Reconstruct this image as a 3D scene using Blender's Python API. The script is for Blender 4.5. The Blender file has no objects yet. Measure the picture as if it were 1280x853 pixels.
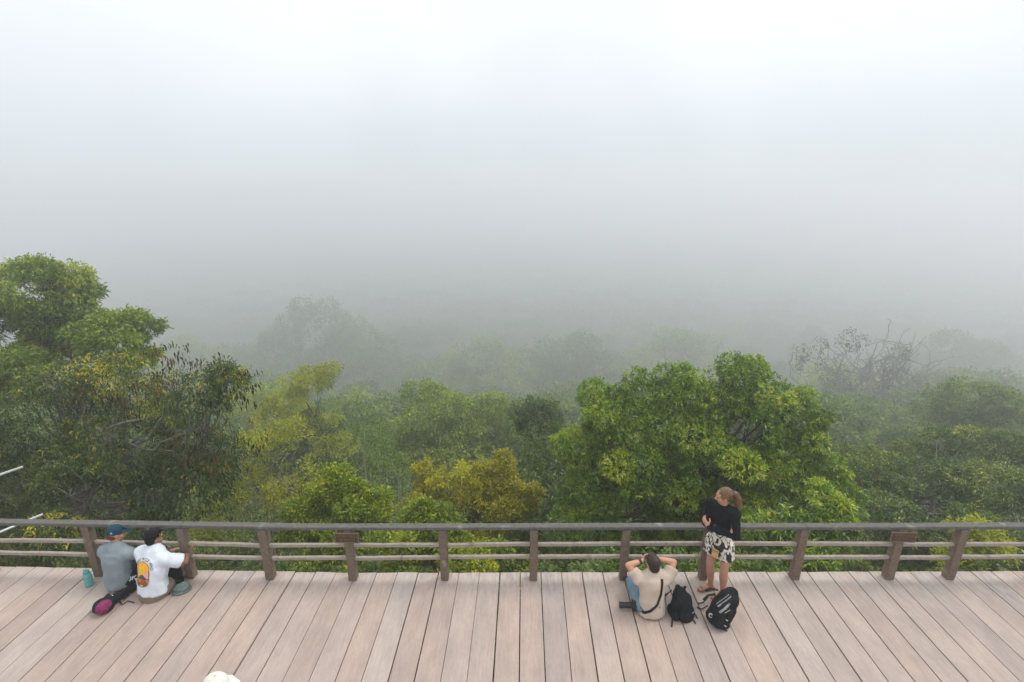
import bpy, bmesh, math, random
import numpy as np
from mathutils import Vector, Matrix, noise
from mathutils.bvhtree import BVHTree

R = math.radians
rng = np.random.default_rng(7)
random.seed(7)
scene = bpy.context.scene
COL = scene.collection

# ------------------------------------------------------------------ camera
F_PX, PITCH, YAW, CAM_Z = 619.0, R(16.8), R(1.4), 5.4
fw = np.array([-math.sin(YAW)*math.cos(PITCH), math.cos(YAW)*math.cos(PITCH), -math.sin(PITCH)])
rt = np.array([math.cos(YAW), math.sin(YAW), 0.0])
upv = np.cross(rt, fw)
CAM = np.array([0, 0, CAM_Z])

def ray(px, py): return fw*F_PX + rt*(px-640) + upv*(426.5-py)
def gz(px, py, z=0.0):
    """world point seen at a photo pixel, on the horizontal plane z"""
    d = ray(px, py); return Vector(CAM + d*(z-CAM_Z)/d[2])
def gy(px, py, y):
    """world point seen at a photo pixel, on the upright plane y"""
    d = ray(px, py); return Vector(CAM + d*y/d[1])
def dep(p): return float((np.array(p)-CAM) @ fw)

cam = bpy.data.cameras.new('camera'); camo = bpy.data.objects.new('camera', cam)
COL.objects.link(camo); scene.camera = camo
camo.location = CAM; camo.rotation_euler = (math.pi/2-PITCH, 0, YAW)
cam.sensor_width = 36; cam.lens = 36*F_PX/1280; cam.clip_end = 4000; cam.clip_start = 0.05

# ------------------------------------------------------------------ materials
def new_mat(name):
    m = bpy.data.materials.new(name); m.use_nodes = True
    nt = m.node_tree; nt.nodes.clear()
    out = nt.nodes.new('ShaderNodeOutputMaterial')
    return m, nt, nt.nodes, nt.links, out

def ramp(nt, stops):
    n = nt.nodes.new('ShaderNodeValToRGB'); cr = n.color_ramp
    while len(cr.elements) < len(stops): cr.elements.new(0.5)
    for e, (p, c) in zip(cr.elements, stops):
        e.position = p; e.color = (*c, 1)
    return n

def simple_mat(name, col, rough=0.8, var=0.15, scale=12, bump=0.0, bscale=60, metallic=0.0, spec=0.3, stretch=None, trans=0.0):
    m, nt, N, L, out = new_mat(name)
    b = N.new('ShaderNodeBsdfPrincipled'); L.new(b.outputs[0], out.inputs[0])
    tc = N.new('ShaderNodeTexCoord'); mp = N.new('ShaderNodeMapping')
    L.new(tc.outputs['Object'], mp.inputs[0])
    if stretch: mp.inputs['Scale'].default_value = stretch
    nz = N.new('ShaderNodeTexNoise'); nz.inputs['Scale'].default_value = scale; nz.inputs['Detail'].default_value = 5
    L.new(mp.outputs[0], nz.inputs['Vector'])
    lo = tuple(c*(1-var) for c in col); hi = tuple(min(1, c*(1+var)) for c in col)
    r = ramp(nt, [(0.3, lo), (0.7, hi)]); L.new(nz.outputs['Fac'], r.inputs[0])
    L.new(r.outputs[0], b.inputs['Base Color'])
    b.inputs['Roughness'].default_value = rough; b.inputs['Metallic'].default_value = metallic
    b.inputs['Specular IOR Level'].default_value = spec
    if trans: b.inputs['Transmission Weight'].default_value = trans
    if bump:
        n2 = N.new('ShaderNodeTexNoise'); n2.inputs['Scale'].default_value = bscale; n2.inputs['Detail'].default_value = 4
        L.new(mp.outputs[0], n2.inputs['Vector'])
        bp = N.new('ShaderNodeBump'); bp.inputs['Strength'].default_value = bump; bp.inputs['Distance'].default_value = 0.01
        L.new(n2.outputs['Fac'], bp.inputs['Height']); L.new(bp.outputs[0], b.inputs['Normal'])
    return m

def deck_mat():
    m, nt, N, L, out = new_mat('weathered_deck_wood')
    b = N.new('ShaderNodeBsdfPrincipled'); L.new(b.outputs[0], out.inputs[0])
    geo = N.new('ShaderNodeNewGeometry'); tc = N.new('ShaderNodeTexCoord')
    base = ramp(nt, [(0.0, (0.369, 0.302, 0.273)), (0.2, (0.393, 0.319, 0.284)), (0.44, (0.333, 0.287, 0.273)),
                     (0.55, (0.390, 0.329, 0.302)), (0.8, (0.369, 0.313, 0.286)), (0.92, (0.400, 0.348, 0.322))])
    base.color_ramp.interpolation = 'CONSTANT'
    L.new(geo.outputs['Random Per Island'], base.inputs[0])
    # shift the grain from board to board
    sh = N.new('ShaderNodeVectorMath'); sh.operation = 'MULTIPLY_ADD'
    cx = N.new('ShaderNodeCombineXYZ'); L.new(geo.outputs['Random Per Island'], cx.inputs[1])
    L.new(cx.outputs[0], sh.inputs[0]); sh.inputs[1].default_value = (0, 37, 0); L.new(tc.outputs['Object'], sh.inputs[2])
    def nz(scale, stretch, detail=6, rough=0.6):
        mp = N.new('ShaderNodeMapping'); mp.inputs['Scale'].default_value = stretch; L.new(sh.outputs[0], mp.inputs[0])
        n = N.new('ShaderNodeTexNoise'); n.inputs['Scale'].default_value = scale; n.inputs['Detail'].default_value = detail
        n.inputs['Roughness'].default_value = rough
        L.new(mp.outputs[0], n.inputs['Vector']); return n
    grain = nz(14, (3.2, 0.22, 1)); blot = nz(1.6, (1, 0.7, 1), 5); fine = nz(55, (2.0, 0.25, 1), 3); speck = nz(60, (1, 0.8, 1), 2)
    def mul(colsock, fac_out, lo, hi, p0=0.3, p1=0.7):
        r = ramp(nt, [(p0, lo), (p1, hi)]); L.new(fac_out, r.inputs[0])
        x = N.new('ShaderNodeMixRGB'); x.blend_type = 'MULTIPLY'; x.inputs[0].default_value = 1
        L.new(colsock, x.inputs[1]); L.new(r.outputs[0], x.inputs[2]); return x.outputs[0]
    c = mul(base.outputs[0], grain.outputs['Fac'], (0.90, 0.885, 0.875), (1.07, 1.07, 1.07))
    c = mul(c, blot.outputs['Fac'], (0.85, 0.865, 0.885), (1.07, 1.05, 1.03))
    c = mul(c, fine.outputs['Fac'], (0.92, 0.91, 0.90), (1.05, 1.05, 1.05))
    blot2 = nz(5, (1.2, 0.35, 1), 6, 0.7)
    c = mul(c, blot2.outputs['Fac'], (0.91, 0.915, 0.925), (1.09, 1.08, 1.07), 0.32, 0.6)
    c = mul(c, speck.outputs['Fac'], (0.55, 0.5, 0.47), (1, 1, 1), 0.24, 0.31)
    # the last half metre towards the edge is bleached and streaked by rain
    sep = N.new('ShaderNodeSeparateXYZ'); L.new(tc.outputs['Object'], sep.inputs[0])
    mr = N.new('ShaderNodeMapRange'); mr.inputs[1].default_value = 5.35; mr.inputs[2].default_value = 6.0
    L.new(sep.outputs[1], mr.inputs[0])
    st = nz(9, (2.6, 0.5, 1), 4)
    mm = N.new('ShaderNodeMath'); mm.operation = 'MULTIPLY'; L.new(mr.outputs[0], mm.inputs[0])
    r2 = ramp(nt, [(0.40, (0, 0, 0)), (0.68, (0.75, 0.75, 0.75))]); L.new(st.outputs['Fac'], r2.inputs[0]); L.new(r2.outputs[0], mm.inputs[1])
    mx = N.new('ShaderNodeMixRGB'); L.new(mm.outputs[0], mx.inputs[0]); L.new(c, mx.inputs[1]); mx.inputs[2].default_value = (0.47, 0.44, 0.41, 1)
    L.new(mx.outputs[0], b.inputs['Base Color'])
    b.inputs['Roughness'].default_value = 0.75; b.inputs['Specular IOR Level'].default_value = 0.25
    bp = N.new('ShaderNodeBump'); bp.inputs['Strength'].default_value = 0.35; bp.inputs['Distance'].default_value = 0.004
    L.new(grain.outputs['Fac'], bp.inputs['Height']); L.new(bp.outputs[0], b.inputs['Normal'])
    return m

def rail_mat(name, dark, light, patch, amount=0.62):
    m, nt, N, L, out = new_mat(name)
    b = N.new('ShaderNodeBsdfPrincipled'); L.new(b.outputs[0], out.inputs[0])
    tc = N.new('ShaderNodeTexCoord')
    n1 = N.new('ShaderNodeTexNoise'); n1.inputs['Scale'].default_value = 22; n1.inputs['Detail'].default_value = 6; L.new(tc.outputs['Object'], n1.inputs['Vector'])
    n2 = N.new('ShaderNodeTexNoise'); n2.inputs['Scale'].default_value = 5; n2.inputs['Detail'].default_value = 6; L.new(tc.outputs['Object'], n2.inputs['Vector'])
    r1 = ramp(nt, [(0.3, dark), (0.7, light)]); L.new(n1.outputs['Fac'], r1.inputs[0])
    r2 = ramp(nt, [(amount, (0, 0, 0)), (amount+0.08, (1, 1, 1))]); L.new(n2.outputs['Fac'], r2.inputs[0])
    x = N.new('ShaderNodeMixRGB'); L.new(r2.outputs[0], x.inputs[0]); L.new(r1.outputs[0], x.inputs[1]); x.inputs[2].default_value = (*patch, 1)
    L.new(x.outputs[0], b.inputs['Base Color']); b.inputs['Roughness'].default_value = 0.8; b.inputs['Specular IOR Level'].default_value = 0.25
    bp = N.new('ShaderNodeBump'); bp.inputs['Strength'].default_value = 0.5; bp.inputs['Distance'].default_value = 0.006
    L.new(n1.outputs['Fac'], bp.inputs['Height']); L.new(bp.outputs[0], b.inputs['Normal'])
    return m

def leaf_mat(name, stops, transl=0.35, gloss=0.06, rough=0.45):
    m, nt, N, L, out = new_mat(name)
    at = N.new('ShaderNodeAttribute'); at.attribute_name = 'tone'
    r = ramp(nt, stops); L.new(at.outputs['Fac'], r.inputs[0])
    d = N.new('ShaderNodeBsdfDiffuse'); L.new(r.outputs[0], d.inputs[0])
    t = N.new('ShaderNodeBsdfTranslucent')
    hs = N.new('ShaderNodeMixRGB'); hs.blend_type = 'MULTIPLY'; hs.inputs[0].default_value = 1; hs.inputs[2].default_value = (1.25, 1.35, 0.5, 1)
    L.new(r.outputs[0], hs.inputs[1]); L.new(hs.outputs[0], t.inputs[0])
    mx = N.new('ShaderNodeMixShader'); mx.inputs[0].default_value = transl; L.new(d.outputs[0], mx.inputs[1]); L.new(t.outputs[0], mx.inputs[2])
    g = N.new('ShaderNodeBsdfGlossy'); g.inputs['Roughness'].default_value = rough; g.inputs[0].default_value = (0.9, 1, 0.9, 1)
    m2 = N.new('ShaderNodeMixShader'); m2.inputs[0].default_value = gloss
    L.new(mx.outputs[0], m2.inputs[1]); L.new(g.outputs[0], m2.inputs[2]); L.new(m2.outputs[0], out.inputs[0])
    return m

# ------------------------------------------------------------------ object helpers
def tag(o, label=None, cat=None, group=None, kind=None):
    if label: o['label'] = label
    if cat: o['category'] = cat
    if group: o['group'] = group
    if kind: o['kind'] = kind
    return o

def empty(name, loc):
    o = bpy.data.objects.new(name, None); COL.objects.link(o); o.location = loc; o.empty_display_size = 0.2
    return o

def link_mesh(name, me, mat, parent=None, smooth=False, root=None):
    """link a mesh whose vertices are in world coordinates; under a thing they become local to its root"""
    if parent is not None:
        rl = Vector((0, 0, 0)); p = parent
        while p is not None: rl += p.location; p = p.parent
        me.transform(Matrix.Translation(-rl))
    mats = mat if isinstance(mat, (list, tuple)) else [mat]
    for mm in mats: me.materials.append(mm)
    if smooth:
        for p in me.polygons: p.use_smooth = True
    o = bpy.data.objects.new(name, me); COL.objects.link(o)
    if parent is not None: o.parent = parent
    return o

def bm_obj(name, bm, mat, parent=None, smooth=False):
    me = bpy.data.meshes.new(name); bm.to_mesh(me); bm.free()
    return link_mesh(name, me, mat, parent, smooth)

def box(bm, cen, size, rot=None, bevel=0.0):
    r = bmesh.ops.create_cube(bm, size=1.0)
    M = Matrix.Translation(cen) @ (rot.to_4x4() if rot else Matrix.Identity(4)) @ Matrix.Diagonal((*size, 1))
    bmesh.ops.transform(bm, matrix=M, verts=r['verts'])
    if bevel:
        es = list({e for v in r['verts'] for e in v.link_edges})
        bmesh.ops.bevel(bm, geom=es, offset=bevel, segments=2, affect='EDGES', profile=0.6)

def frame_of(d, ref=Vector((0, 0, 1))):
    d = d.normalized()
    if abs(d.dot(ref)) > 0.98: ref = Vector((1, 0, 0))
    x = ref.cross(d).normalized(); y = d.cross(x)
    return x, y, d

def tube(bm, pts, radii, n=8, cap=True, flat=1.0):
    pts = [Vector(p) for p in pts]; rings = []
    for i, p in enumerate(pts):
        d = (pts[min(i+1, len(pts)-1)] - pts[max(i-1, 0)])
        x, y, _ = frame_of(d)
        r = radii[i] if hasattr(radii, '__len__') else radii
        rings.append([bm.verts.new(p + x*math.cos(2*math.pi*k/n)*r + y*math.sin(2*math.pi*k/n)*r*flat) for k in range(n)])
    for a, b in zip(rings, rings[1:]):
        for k in range(n):
            bm.faces.new((a[k], a[(k+1) % n], b[(k+1) % n], b[k]))
    if cap:
        bm.faces.new(rings[0][::-1]); bm.faces.new(rings[-1])

def curve_pts(p0, p1, sag=Vector((0, 0, 0)), n=6, jit=0.0):
    p0, p1 = Vector(p0), Vector(p1); out = []
    for i in range(n+1):
        t = i/n; p = p0.lerp(p1, t) + sag*(4*t*(1-t))
        if jit and 0 < i < n: p += Vector((random.gauss(0, jit), random.gauss(0, jit), random.gauss(0, jit)))
        out.append(p)
    return out

# ------------------------------------------------------------------ soft bodies: overlapping solids fused into one surface
class Blob:
    def __init__(s): s.bm = bmesh.new()
    def cap(s, a, ra, b, rb, n=14, flat_a=False, flat_b=False, sq=1.0, side=None):
        """tapered limb; sq < 1 squeezes it across `side`"""
        a, b = Vector(a), Vector(b); d = (b-a)
        if d.length < 1e-5: d = Vector((0, 0, 1e-4))
        if side is not None:
            z = d.normalized(); x = (Vector(side) - z*z.dot(Vector(side))).normalized(); y = z.cross(x)
        else: x, y, z = frame_of(d)
        rings = []
        def ring(c, r): rings.append([s.bm.verts.new(c + x*math.cos(2*math.pi*k/n)*r + y*math.sin(2*math.pi*k/n)*r*sq) for k in range(n)])
        if not flat_a:
            for t in (80, 55, 28): ring(a - z*ra*math.sin(R(t)), ra*math.cos(R(t)))
        ring(a, ra); ring(b, rb)
        if not flat_b:
            for t in (28, 55, 80): ring(b + z*rb*math.sin(R(t)), rb*math.cos(R(t)))
        for p, q in zip(rings, rings[1:]):
            for k in range(n): s.bm.faces.new((p[k], p[(k+1) % n], q[(k+1) % n], q[k]))
        s.bm.faces.new(rings[0][::-1]); s.bm.faces.new(rings[-1])
    def chain(s, pts, rs, **k):
        for i in range(len(pts)-1): s.cap(pts[i], rs[i], pts[i+1], rs[i+1], **k)
    def ell(s, c, rad, rot=None):
        r = bmesh.ops.create_uvsphere(s.bm, u_segments=20, v_segments=12, radius=1)
        M = Matrix.Translation(Vector(c)) @ (rot.to_4x4() if rot else Matrix.Identity(4)) @ Matrix.Diagonal((*rad, 1))
        bmesh.ops.transform(s.bm, matrix=M, verts=r['verts'])
    def box(s, c, size, rot=None, bevel=0.02): box(s.bm, c, size, rot, bevel)
    def build(s, name, mat, parent, voxel=0.012, smooth=4, wrinkle=0.0, wscale=9.0, wstretch=(1, 1, 1)):
        me = bpy.data.meshes.new('tmp'); s.bm.to_mesh(me); s.bm.free()
        o = bpy.data.objects.new('tmp', me); COL.objects.link(o)
        m = o.modifiers.new('r', 'REMESH'); m.mode = 'VOXEL'; m.voxel_size = voxel; m.adaptivity = 0
        if smooth:
            sm = o.modifiers.new('s', 'SMOOTH'); sm.factor = 0.5; sm.iterations = smooth
        bpy.context.view_layer.update()
        dg = bpy.context.evaluated_depsgraph_get()
        me2 = bpy.data.meshes.new_from_object(o.evaluated_get(dg))
        bpy.data.objects.remove(o); bpy.data.meshes.remove(me)
        me2.name = name
        if wrinkle:
            nrm = [v.normal.copy() for v in me2.vertices]
            for v, nn in zip(me2.vertices, nrm):
                p = Vector((v.co.x*wstretch[0], v.co.y*wstretch[1], v.co.z*wstretch[2]))*wscale
                w = 1-abs(noise.noise(p))*2.2
                v.co += nn*wrinkle*(w + 0.5*noise.noise(p*2.3))
        return link_mesh(name, me2, mat, parent, smooth=True)

# ------------------------------------------------------------------ world, light, haze
world = bpy.data.worlds.new('World'); scene.world = world; world.use_nodes = True
nt = world.node_tree; nt.nodes.clear(); N, L = nt.nodes, nt.links
wo = N.new('ShaderNodeOutputWorld'); bg = N.new('ShaderNodeBackground'); bg.inputs['Strength'].default_value = 0.1
sky = N.new('ShaderNodeTexSky'); sky.sky_type = 'NISHITA'; sky.sun_disc = False
SUN_EL, SUN_AZ = R(58), R(65)            # azimuth clockwise from +Y: sun ahead to the right
sky.sun_elevation = SUN_EL; sky.sun_rotation = SUN_AZ
tc = N.new('ShaderNodeTexCoord'); sp = N.new('ShaderNodeSeparateXYZ'); L.new(tc.outputs['Generated'], sp.inputs[0])
# overcast cloud layer: brighter towards the zenith
SKY_HOR, SKY_MID, SKY_ZEN = (7.15, 7.7, 8.15), (9.9, 10.25, 10.5), (15.5, 15.2, 14.8)
mr = N.new('ShaderNodeMapRange'); mr.inputs[1].default_value = 0.0; mr.inputs[2].default_value = 0.29; mr.interpolation_type = 'SMOOTHSTEP'; L.new(sp.outputs[2], mr.inputs[0])
mr2 = N.new('ShaderNodeMapRange'); mr2.inputs[1].default_value = 0.30; mr2.inputs[2].default_value = 1.0; L.new(sp.outputs[2], mr2.inputs[0])
c1 = N.new('ShaderNodeMixRGB'); c1.inputs[1].default_value = (*SKY_HOR, 1); c1.inputs[2].default_value = (*SKY_MID, 1); L.new(mr.outputs[0], c1.inputs[0])
c2 = N.new('ShaderNodeMixRGB'); c2.inputs[2].default_value = (*SKY_ZEN, 1); L.new(c1.outputs[0], c2.inputs[1]); L.new(mr2.outputs[0], c2.inputs[0])
cn = N.new('ShaderNodeTexNoise'); cn.inputs['Scale'].default_value = 2.2; cn.inputs['Detail'].default_value = 3; L.new(tc.outputs['Generated'], cn.inputs['Vector'])
cm_ = N.new('ShaderNodeMapRange'); cm_.inputs[1].default_value = 0.3; cm_.inputs[2].default_value = 0.7; cm_.inputs[3].default_value = 0.93; cm_.inputs[4].default_value = 1.06; L.new(cn.outputs['Fac'], cm_.inputs[0])
c3 = N.new('ShaderNodeVectorMath'); c3.operation = 'SCALE'; L.new(c2.outputs[0], c3.inputs[0]); L.new(cm_.outputs[0], c3.inputs['Scale'])
mxw = N.new('ShaderNodeMixRGB'); mxw.inputs[0].default_value = 0.92; L.new(sky.outputs[0], mxw.inputs[1]); L.new(c3.outputs[0], mxw.inputs[2])
L.new(mxw.outputs[0], bg.inputs['Color']); L.new(bg.outputs[0], wo.inputs['Surface'])

sl = bpy.data.lights.new('sun', 'SUN'); sl.energy = 1.5; sl.angle = R(18); sl.color = (1.0, 0.95, 0.86)
so = bpy.data.objects.new('sun', sl); COL.objects.link(so)
sd = Vector((math.sin(SUN_AZ)*math.cos(SUN_EL), math.cos(SUN_AZ)*math.cos(SUN_EL), math.sin(SUN_EL)))
so.rotation_euler = sd.to_track_quat('Z', 'Y').to_euler(); so.location = (0, 0, 60)

HAZE_DENSITY = 0.0046
hb = bmesh.new(); box(hb, Vector((0, 640, (11.0-117.0)/2)), (1500, 1340, 128.0))
hm, hnt, HN, HL, hout = new_mat('fog')
pv = HN.new('ShaderNodeVolumePrincipled'); pv.inputs['Density'].default_value = HAZE_DENSITY
pv.inputs['Color'].default_value = (0.95, 0.965, 1.0, 1); pv.inputs['Anisotropy'].default_value = 0.68
HL.new(pv.outputs[0], hout.inputs['Volume'])
haze = bm_obj('haze', hb, hm); tag(haze, 'pale even fog filling the valley and hiding the far forest', 'fog', kind='stuff')

# ------------------------------------------------------------------ ground
def ground_z(x, y):
    if y < 5.2: z = -1.1
    else: z = -1.1 - 35.0*(1-math.exp(-(y-5.2)/34.0))
    t = min(1, max(0, (y-22)/190.0)); z -= 75*t*t*(3-2*t)
    return z + (0.8*noise.noise(Vector((x*0.06, y*0.06, 3.1))) if y > 8 else 0)
bm = bmesh.new()
xs = [-700, -500, -350, -250, -180, -130, -95, -70, -52, -38, -28, -20, -14, -9, -5, 0, 5, 9, 14, 20, 28, 38, 52, 70, 95, 130, 180, 250, 350, 500, 700]
ys = [-25, -12, -5, 0, 4, 5.2, 6, 7, 8, 9.5, 11, 13, 15, 18, 21, 25, 30, 36, 43, 52, 64, 80, 100, 130, 170, 230, 320, 450, 650, 900, 1290]
grid = [[bm.verts.new((x, y, ground_z(x, y))) for x in xs] for y in ys]
for j in range(len(ys)-1):
    for i in range(len(xs)-1):
        bm.faces.new((grid[j][i], grid[j][i+1], grid[j+1][i+1], grid[j+1][i]))
ground_m = simple_mat('forest_floor', (0.045, 0.05, 0.022), 0.95, 0.4, 0.8, 0.5, 6)
tag(bm_obj('ground', bm, ground_m, smooth=True), kind='structure')

# ------------------------------------------------------------------ deck
def edge_y(x): return 5.965 if x < -2.6 else 5.965 + (x+2.6)*0.0272
M_deck = deck_mat()
M_joist = simple_mat('dark_joist_wood', (0.10, 0.08, 0.065), 0.9, 0.3, 20)
bm = bmesh.new()
W = 0.3035
rb = random.Random(3)
for i in range(-46, 47):
    x0 = -0.02 + i*W
    g0, g1 = (rb.choice([0.0025, 0.004, 0.006, 0.008, 0.009]) for _ in range(2))
    dz = rb.uniform(-0.003, 0.003)
    a, b2 = x0+g0, x0+W-g1
    ya, yb = edge_y(a)+rb.uniform(-0.006, 0.006), edge_y(b2)+rb.uniform(-0.006, 0.006)
    tl = rb.uniform(-0.002, 0.002)
    vs = [bm.verts.new(p) for p in ((a, -4, -0.045+dz), (b2, -4, -0.045+dz), (b2, yb, -0.045+dz), (a, ya, -0.045+dz),
                                    (a, -4, dz-tl), (b2, -4, dz+tl), (b2, yb, dz+tl), (a, ya, dz-tl))]
    fs = [(0, 3, 2, 1), (4, 5, 6, 7), (0, 1, 5, 4), (1, 2, 6, 5), (2, 3, 7, 6), (3, 0, 4, 7)]
    nf = [bm.faces.new([vs[k] for k in f]) for f in fs]
    es = list({e for e in nf[1].edges})
    bmesh.ops.bevel(bm, geom=es, offset=0.003, segments=1, affect='EDGES')
deck = bm_obj('viewing_deck', bm, M_deck)
tag(deck, 'wide weathered pinkish grey timber deck of long parallel boards', 'deck', kind='structure')
bm = bmesh.new()
for yy in (5.55, 4.6, 3.6, 2.6, 1.6, 0.6, -0.4, -1.4, -2.4, -3.4):
    box(bm, Vector((0, yy, -0.15)), (28.0, 0.09, 0.19))
for xx in range(-12, 13, 3):
    for yy in (5.55, 2.6, -0.4, -3.4):
        box(bm, Vector((xx, yy, -0.75)), (0.14, 0.14, 1.0))
bm_obj('joists', bm, M_joist, deck)

# ------------------------------------------------------------------ railing
M_post = rail_mat('post_wood', (0.125, 0.093, 0.070), (0.195, 0.150, 0.115), (0.28, 0.245, 0.21), 0.66)
M_top = rail_mat('top_rail_wood', (0.085, 0.085, 0.08), (0.135, 0.135, 0.125), (0.20, 0.20, 0.19), 0.6)
M_low = rail_mat('lower_rail_wood', (0.25, 0.218, 0.19), (0.36, 0.318, 0.275), (0.19, 0.165, 0.14), 0.62)
posts_px = [(122, 722), (237.8, 724), (337, 725.6), (440.9, 726.4), (555.5, 728), (666.8, 727.5), (779.3, 727.5), (879.2, 726.6),
            (994, 725.5), (1112.3, 725.9), (1188.4, 725.9)]
base = [gz(*p) for p in posts_px]
base = [Vector((-9.1, 5.775, 0)), Vector((-7.82, 5.78, 0))] + base + [Vector((7.45, 6.055, 0)), Vector((8.72, 6.09, 0))]
def post_front(x):
    return 5.782 if x < -3.0 else 5.782 + (x+3.0)*0.0264
for b_ in base: b_.y = post_front(b_.x)
PW = 0.108; TOPZ = 0.865
rail = empty('timber_railing', (0, 5.84, 0))
tag(rail, 'grey brown timber railing with square posts and slim lower rails along the deck', 'railing')
rr = random.Random(5)
for k, b_ in enumerate(base):
    bm = bmesh.new()
    w = PW*rr.uniform(0.95, 1.05)
    box(bm, Vector((b_.x, b_.y+w/2, (TOPZ-0.01)/2+0.002)), (w, w, TOPZ-0.012), Matrix.Rotation(rr.uniform(-0.02, 0.02), 3, 'Z'), 0.008)
    bmesh.ops.subdivide_edges(bm, edges=[e for e in bm.edges if abs(e.verts[0].co.z-e.verts[1].co.z) > 0.5], cuts=6)
    for v in bm.verts:
        v.co.x += 0.004*noise.noise(v.co*9); v.co.y += 0.004*noise.noise(v.co*9+Vector((5, 0, 0)))
    bm_obj('post', bm, M_post, rail)
def low_z(x, lev):
    base_z = (0.585, 0.365)[lev]
    return base_z + 0.012*math.sin(x*0.7+lev) - (0.02 if x < -3 else 0)
for a, b_ in zip(base, base[1:]):
    for lev in (0, 1):
        bm = bmesh.new()
        p0 = Vector((a.x+PW/2+0.004, a.y+0.06, low_z(a.x, lev)+rr.uniform(-0.006, 0.006)))
        p1 = Vector((b_.x-PW/2-0.004, b_.y+0.06, low_z(b_.x, lev)+rr.uniform(-0.006, 0.006)))
        nseg = 6; ring = []
        for t in range(nseg+1):
            c = p0.lerp(p1, t/nseg) + Vector((0, rr.uniform(-0.002, 0.002), rr.uniform(-0.003, 0.003)))
            ring.append([bm.verts.new(c+Vector((0, dy, dz))) for dy, dz in ((-0.022, -0.019), (0.022, -0.019), (0.022, 0.023), (-0.022, 0.023))])
        for q, s_ in zip(ring, ring[1:]):
            for m_ in range(4): bm.faces.new((q[m_], q[(m_+1) % 4], s_[(m_+1) % 4], s_[m_]))
        bm.faces.new(ring[0][::-1]); bm.faces.new(ring[-1])
        bmesh.ops.recalc_face_normals(bm, faces=bm.faces)
        bm_obj('lower_rail', bm, M_low, rail)
# handrail planks, jointed over posts
joints = [base[0].x-0.4, base[3].x+0.02, base[7].x, base[10].x+0.03, base[-1].x+0.4]
for j0, j1 in zip(joints, joints[1:]):
    bm = bmesh.new(); n = 14; ring = []
    ez = rr.uniform(-0.006, 0.006)
    for t in range(n+1):
        x = j0+0.003 + (j1-j0-0.006)*t/n
        y = post_front(x)+0.055; z = TOPZ+0.003+0.006*math.sin(x*1.1)*0.4
        hw = 0.050+0.002*math.sin(x*3.1)
        ring.append([bm.verts.new((x, y+dy, z+dz)) for dy, dz in ((-hw, 0.0), (hw, 0.0), (hw, 0.038), (hw-0.006, 0.044), (-hw+0.006, 0.044), (-hw, 0.038))])
    for q, s_ in zip(ring, ring[1:]):
        for m_ in range(6): bm.faces.new((q[m_], q[(m_+1) % 6], s_[(m_+1) % 6], s_[m_]))
    bm.faces.new(ring[0][::-1]); bm.faces.new(ring[-1])
    bmesh.ops.recalc_face_normals(bm, faces=bm.faces)
    bm_obj('top_rail', bm, M_top, rail)

# ------------------------------------------------------------------ sign plaques on two posts
M_sign = simple_mat('stained_sign_board', (0.075, 0.045, 0.028), 0.6, 0.25, 9, 0.3, 40, stretch=(1, 1, 6))
M_routed = simple_mat('faded_yellow_lettering', (0.20, 0.155, 0.085), 0.8, 0.2, 30)
def text_mesh(body, size):
    cu = bpy.data.curves.new('t', 'FONT'); cu.body = body; cu.size = size; cu.align_x = 'CENTER'; cu.align_y = 'CENTER'; cu.extrude = 0.001
    cu.space_character = 1.08
    o = bpy.data.objects.new('t', cu); COL.objects.link(o); bpy.context.view_layer.update()
    me = bpy.data.meshes.new_from_object(o.evaluated_get(bpy.context.evaluated_depsgraph_get()))
    bpy.data.objects.remove(o); bpy.data.curves.remove(cu)
    return me
def plaque(post, width, height, zc, label, lines, roll=0.0):
    c = Vector((post.x, post.y-0.016, zc))
    t = empty('sign_plaque', c); tag(t, label, 'sign')
    rot = Matrix.Rotation(roll, 3, 'Y')
    bm = bmesh.new(); box(bm, c, (width, 0.022, height), rot, 0.004); bm_obj('board', bm, M_sign, t)
    bm = bmesh.new()
    for s in (-1, 1):
        box(bm, c + rot @ Vector((0, -0.015, s*(height/2-0.009))), (width, 0.006, 0.016), rot, 0.002)
        box(bm, c + rot @ Vector((s*(width/2-0.009), -0.0145, 0)), (0.016, 0.005, height-0.036), rot, 0.002)
    bm_obj('border', bm, M_post, t)
    for txt, sz, dz, *dx in lines:
        me = text_mesh(txt, sz); me.transform(Matrix.Translation((dx[0] if dx else 0, 0, 0)))
        me.transform(Matrix.Translation(c) @ rot.to_4x4() @ Matrix.Translation((0, -0.0145, dz)) @ Matrix.Rotation(math.pi/2, 4, 'X'))
        link_mesh('lettering', me, M_routed, t)
plaque(base[5], 0.345, 0.165, 0.765, 'dark brown wooden plaque with faded lettering, left of the two on the railing', [('NO SENTARSE', 0.043, 0.03), ('DO NOT SIT', 0.038, -0.028)])
plaque(base[11], 0.36, 0.165, 0.765, 'brown wooden plaque with yellowish lettering and three marks, right of the two on the railing', [('NO SENTARSE', 0.043, 0.032), ('•', 0.06, -0.026, -0.05), ('I', 0.05, -0.026), ('•', 0.06, -0.026, 0.05)])

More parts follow.
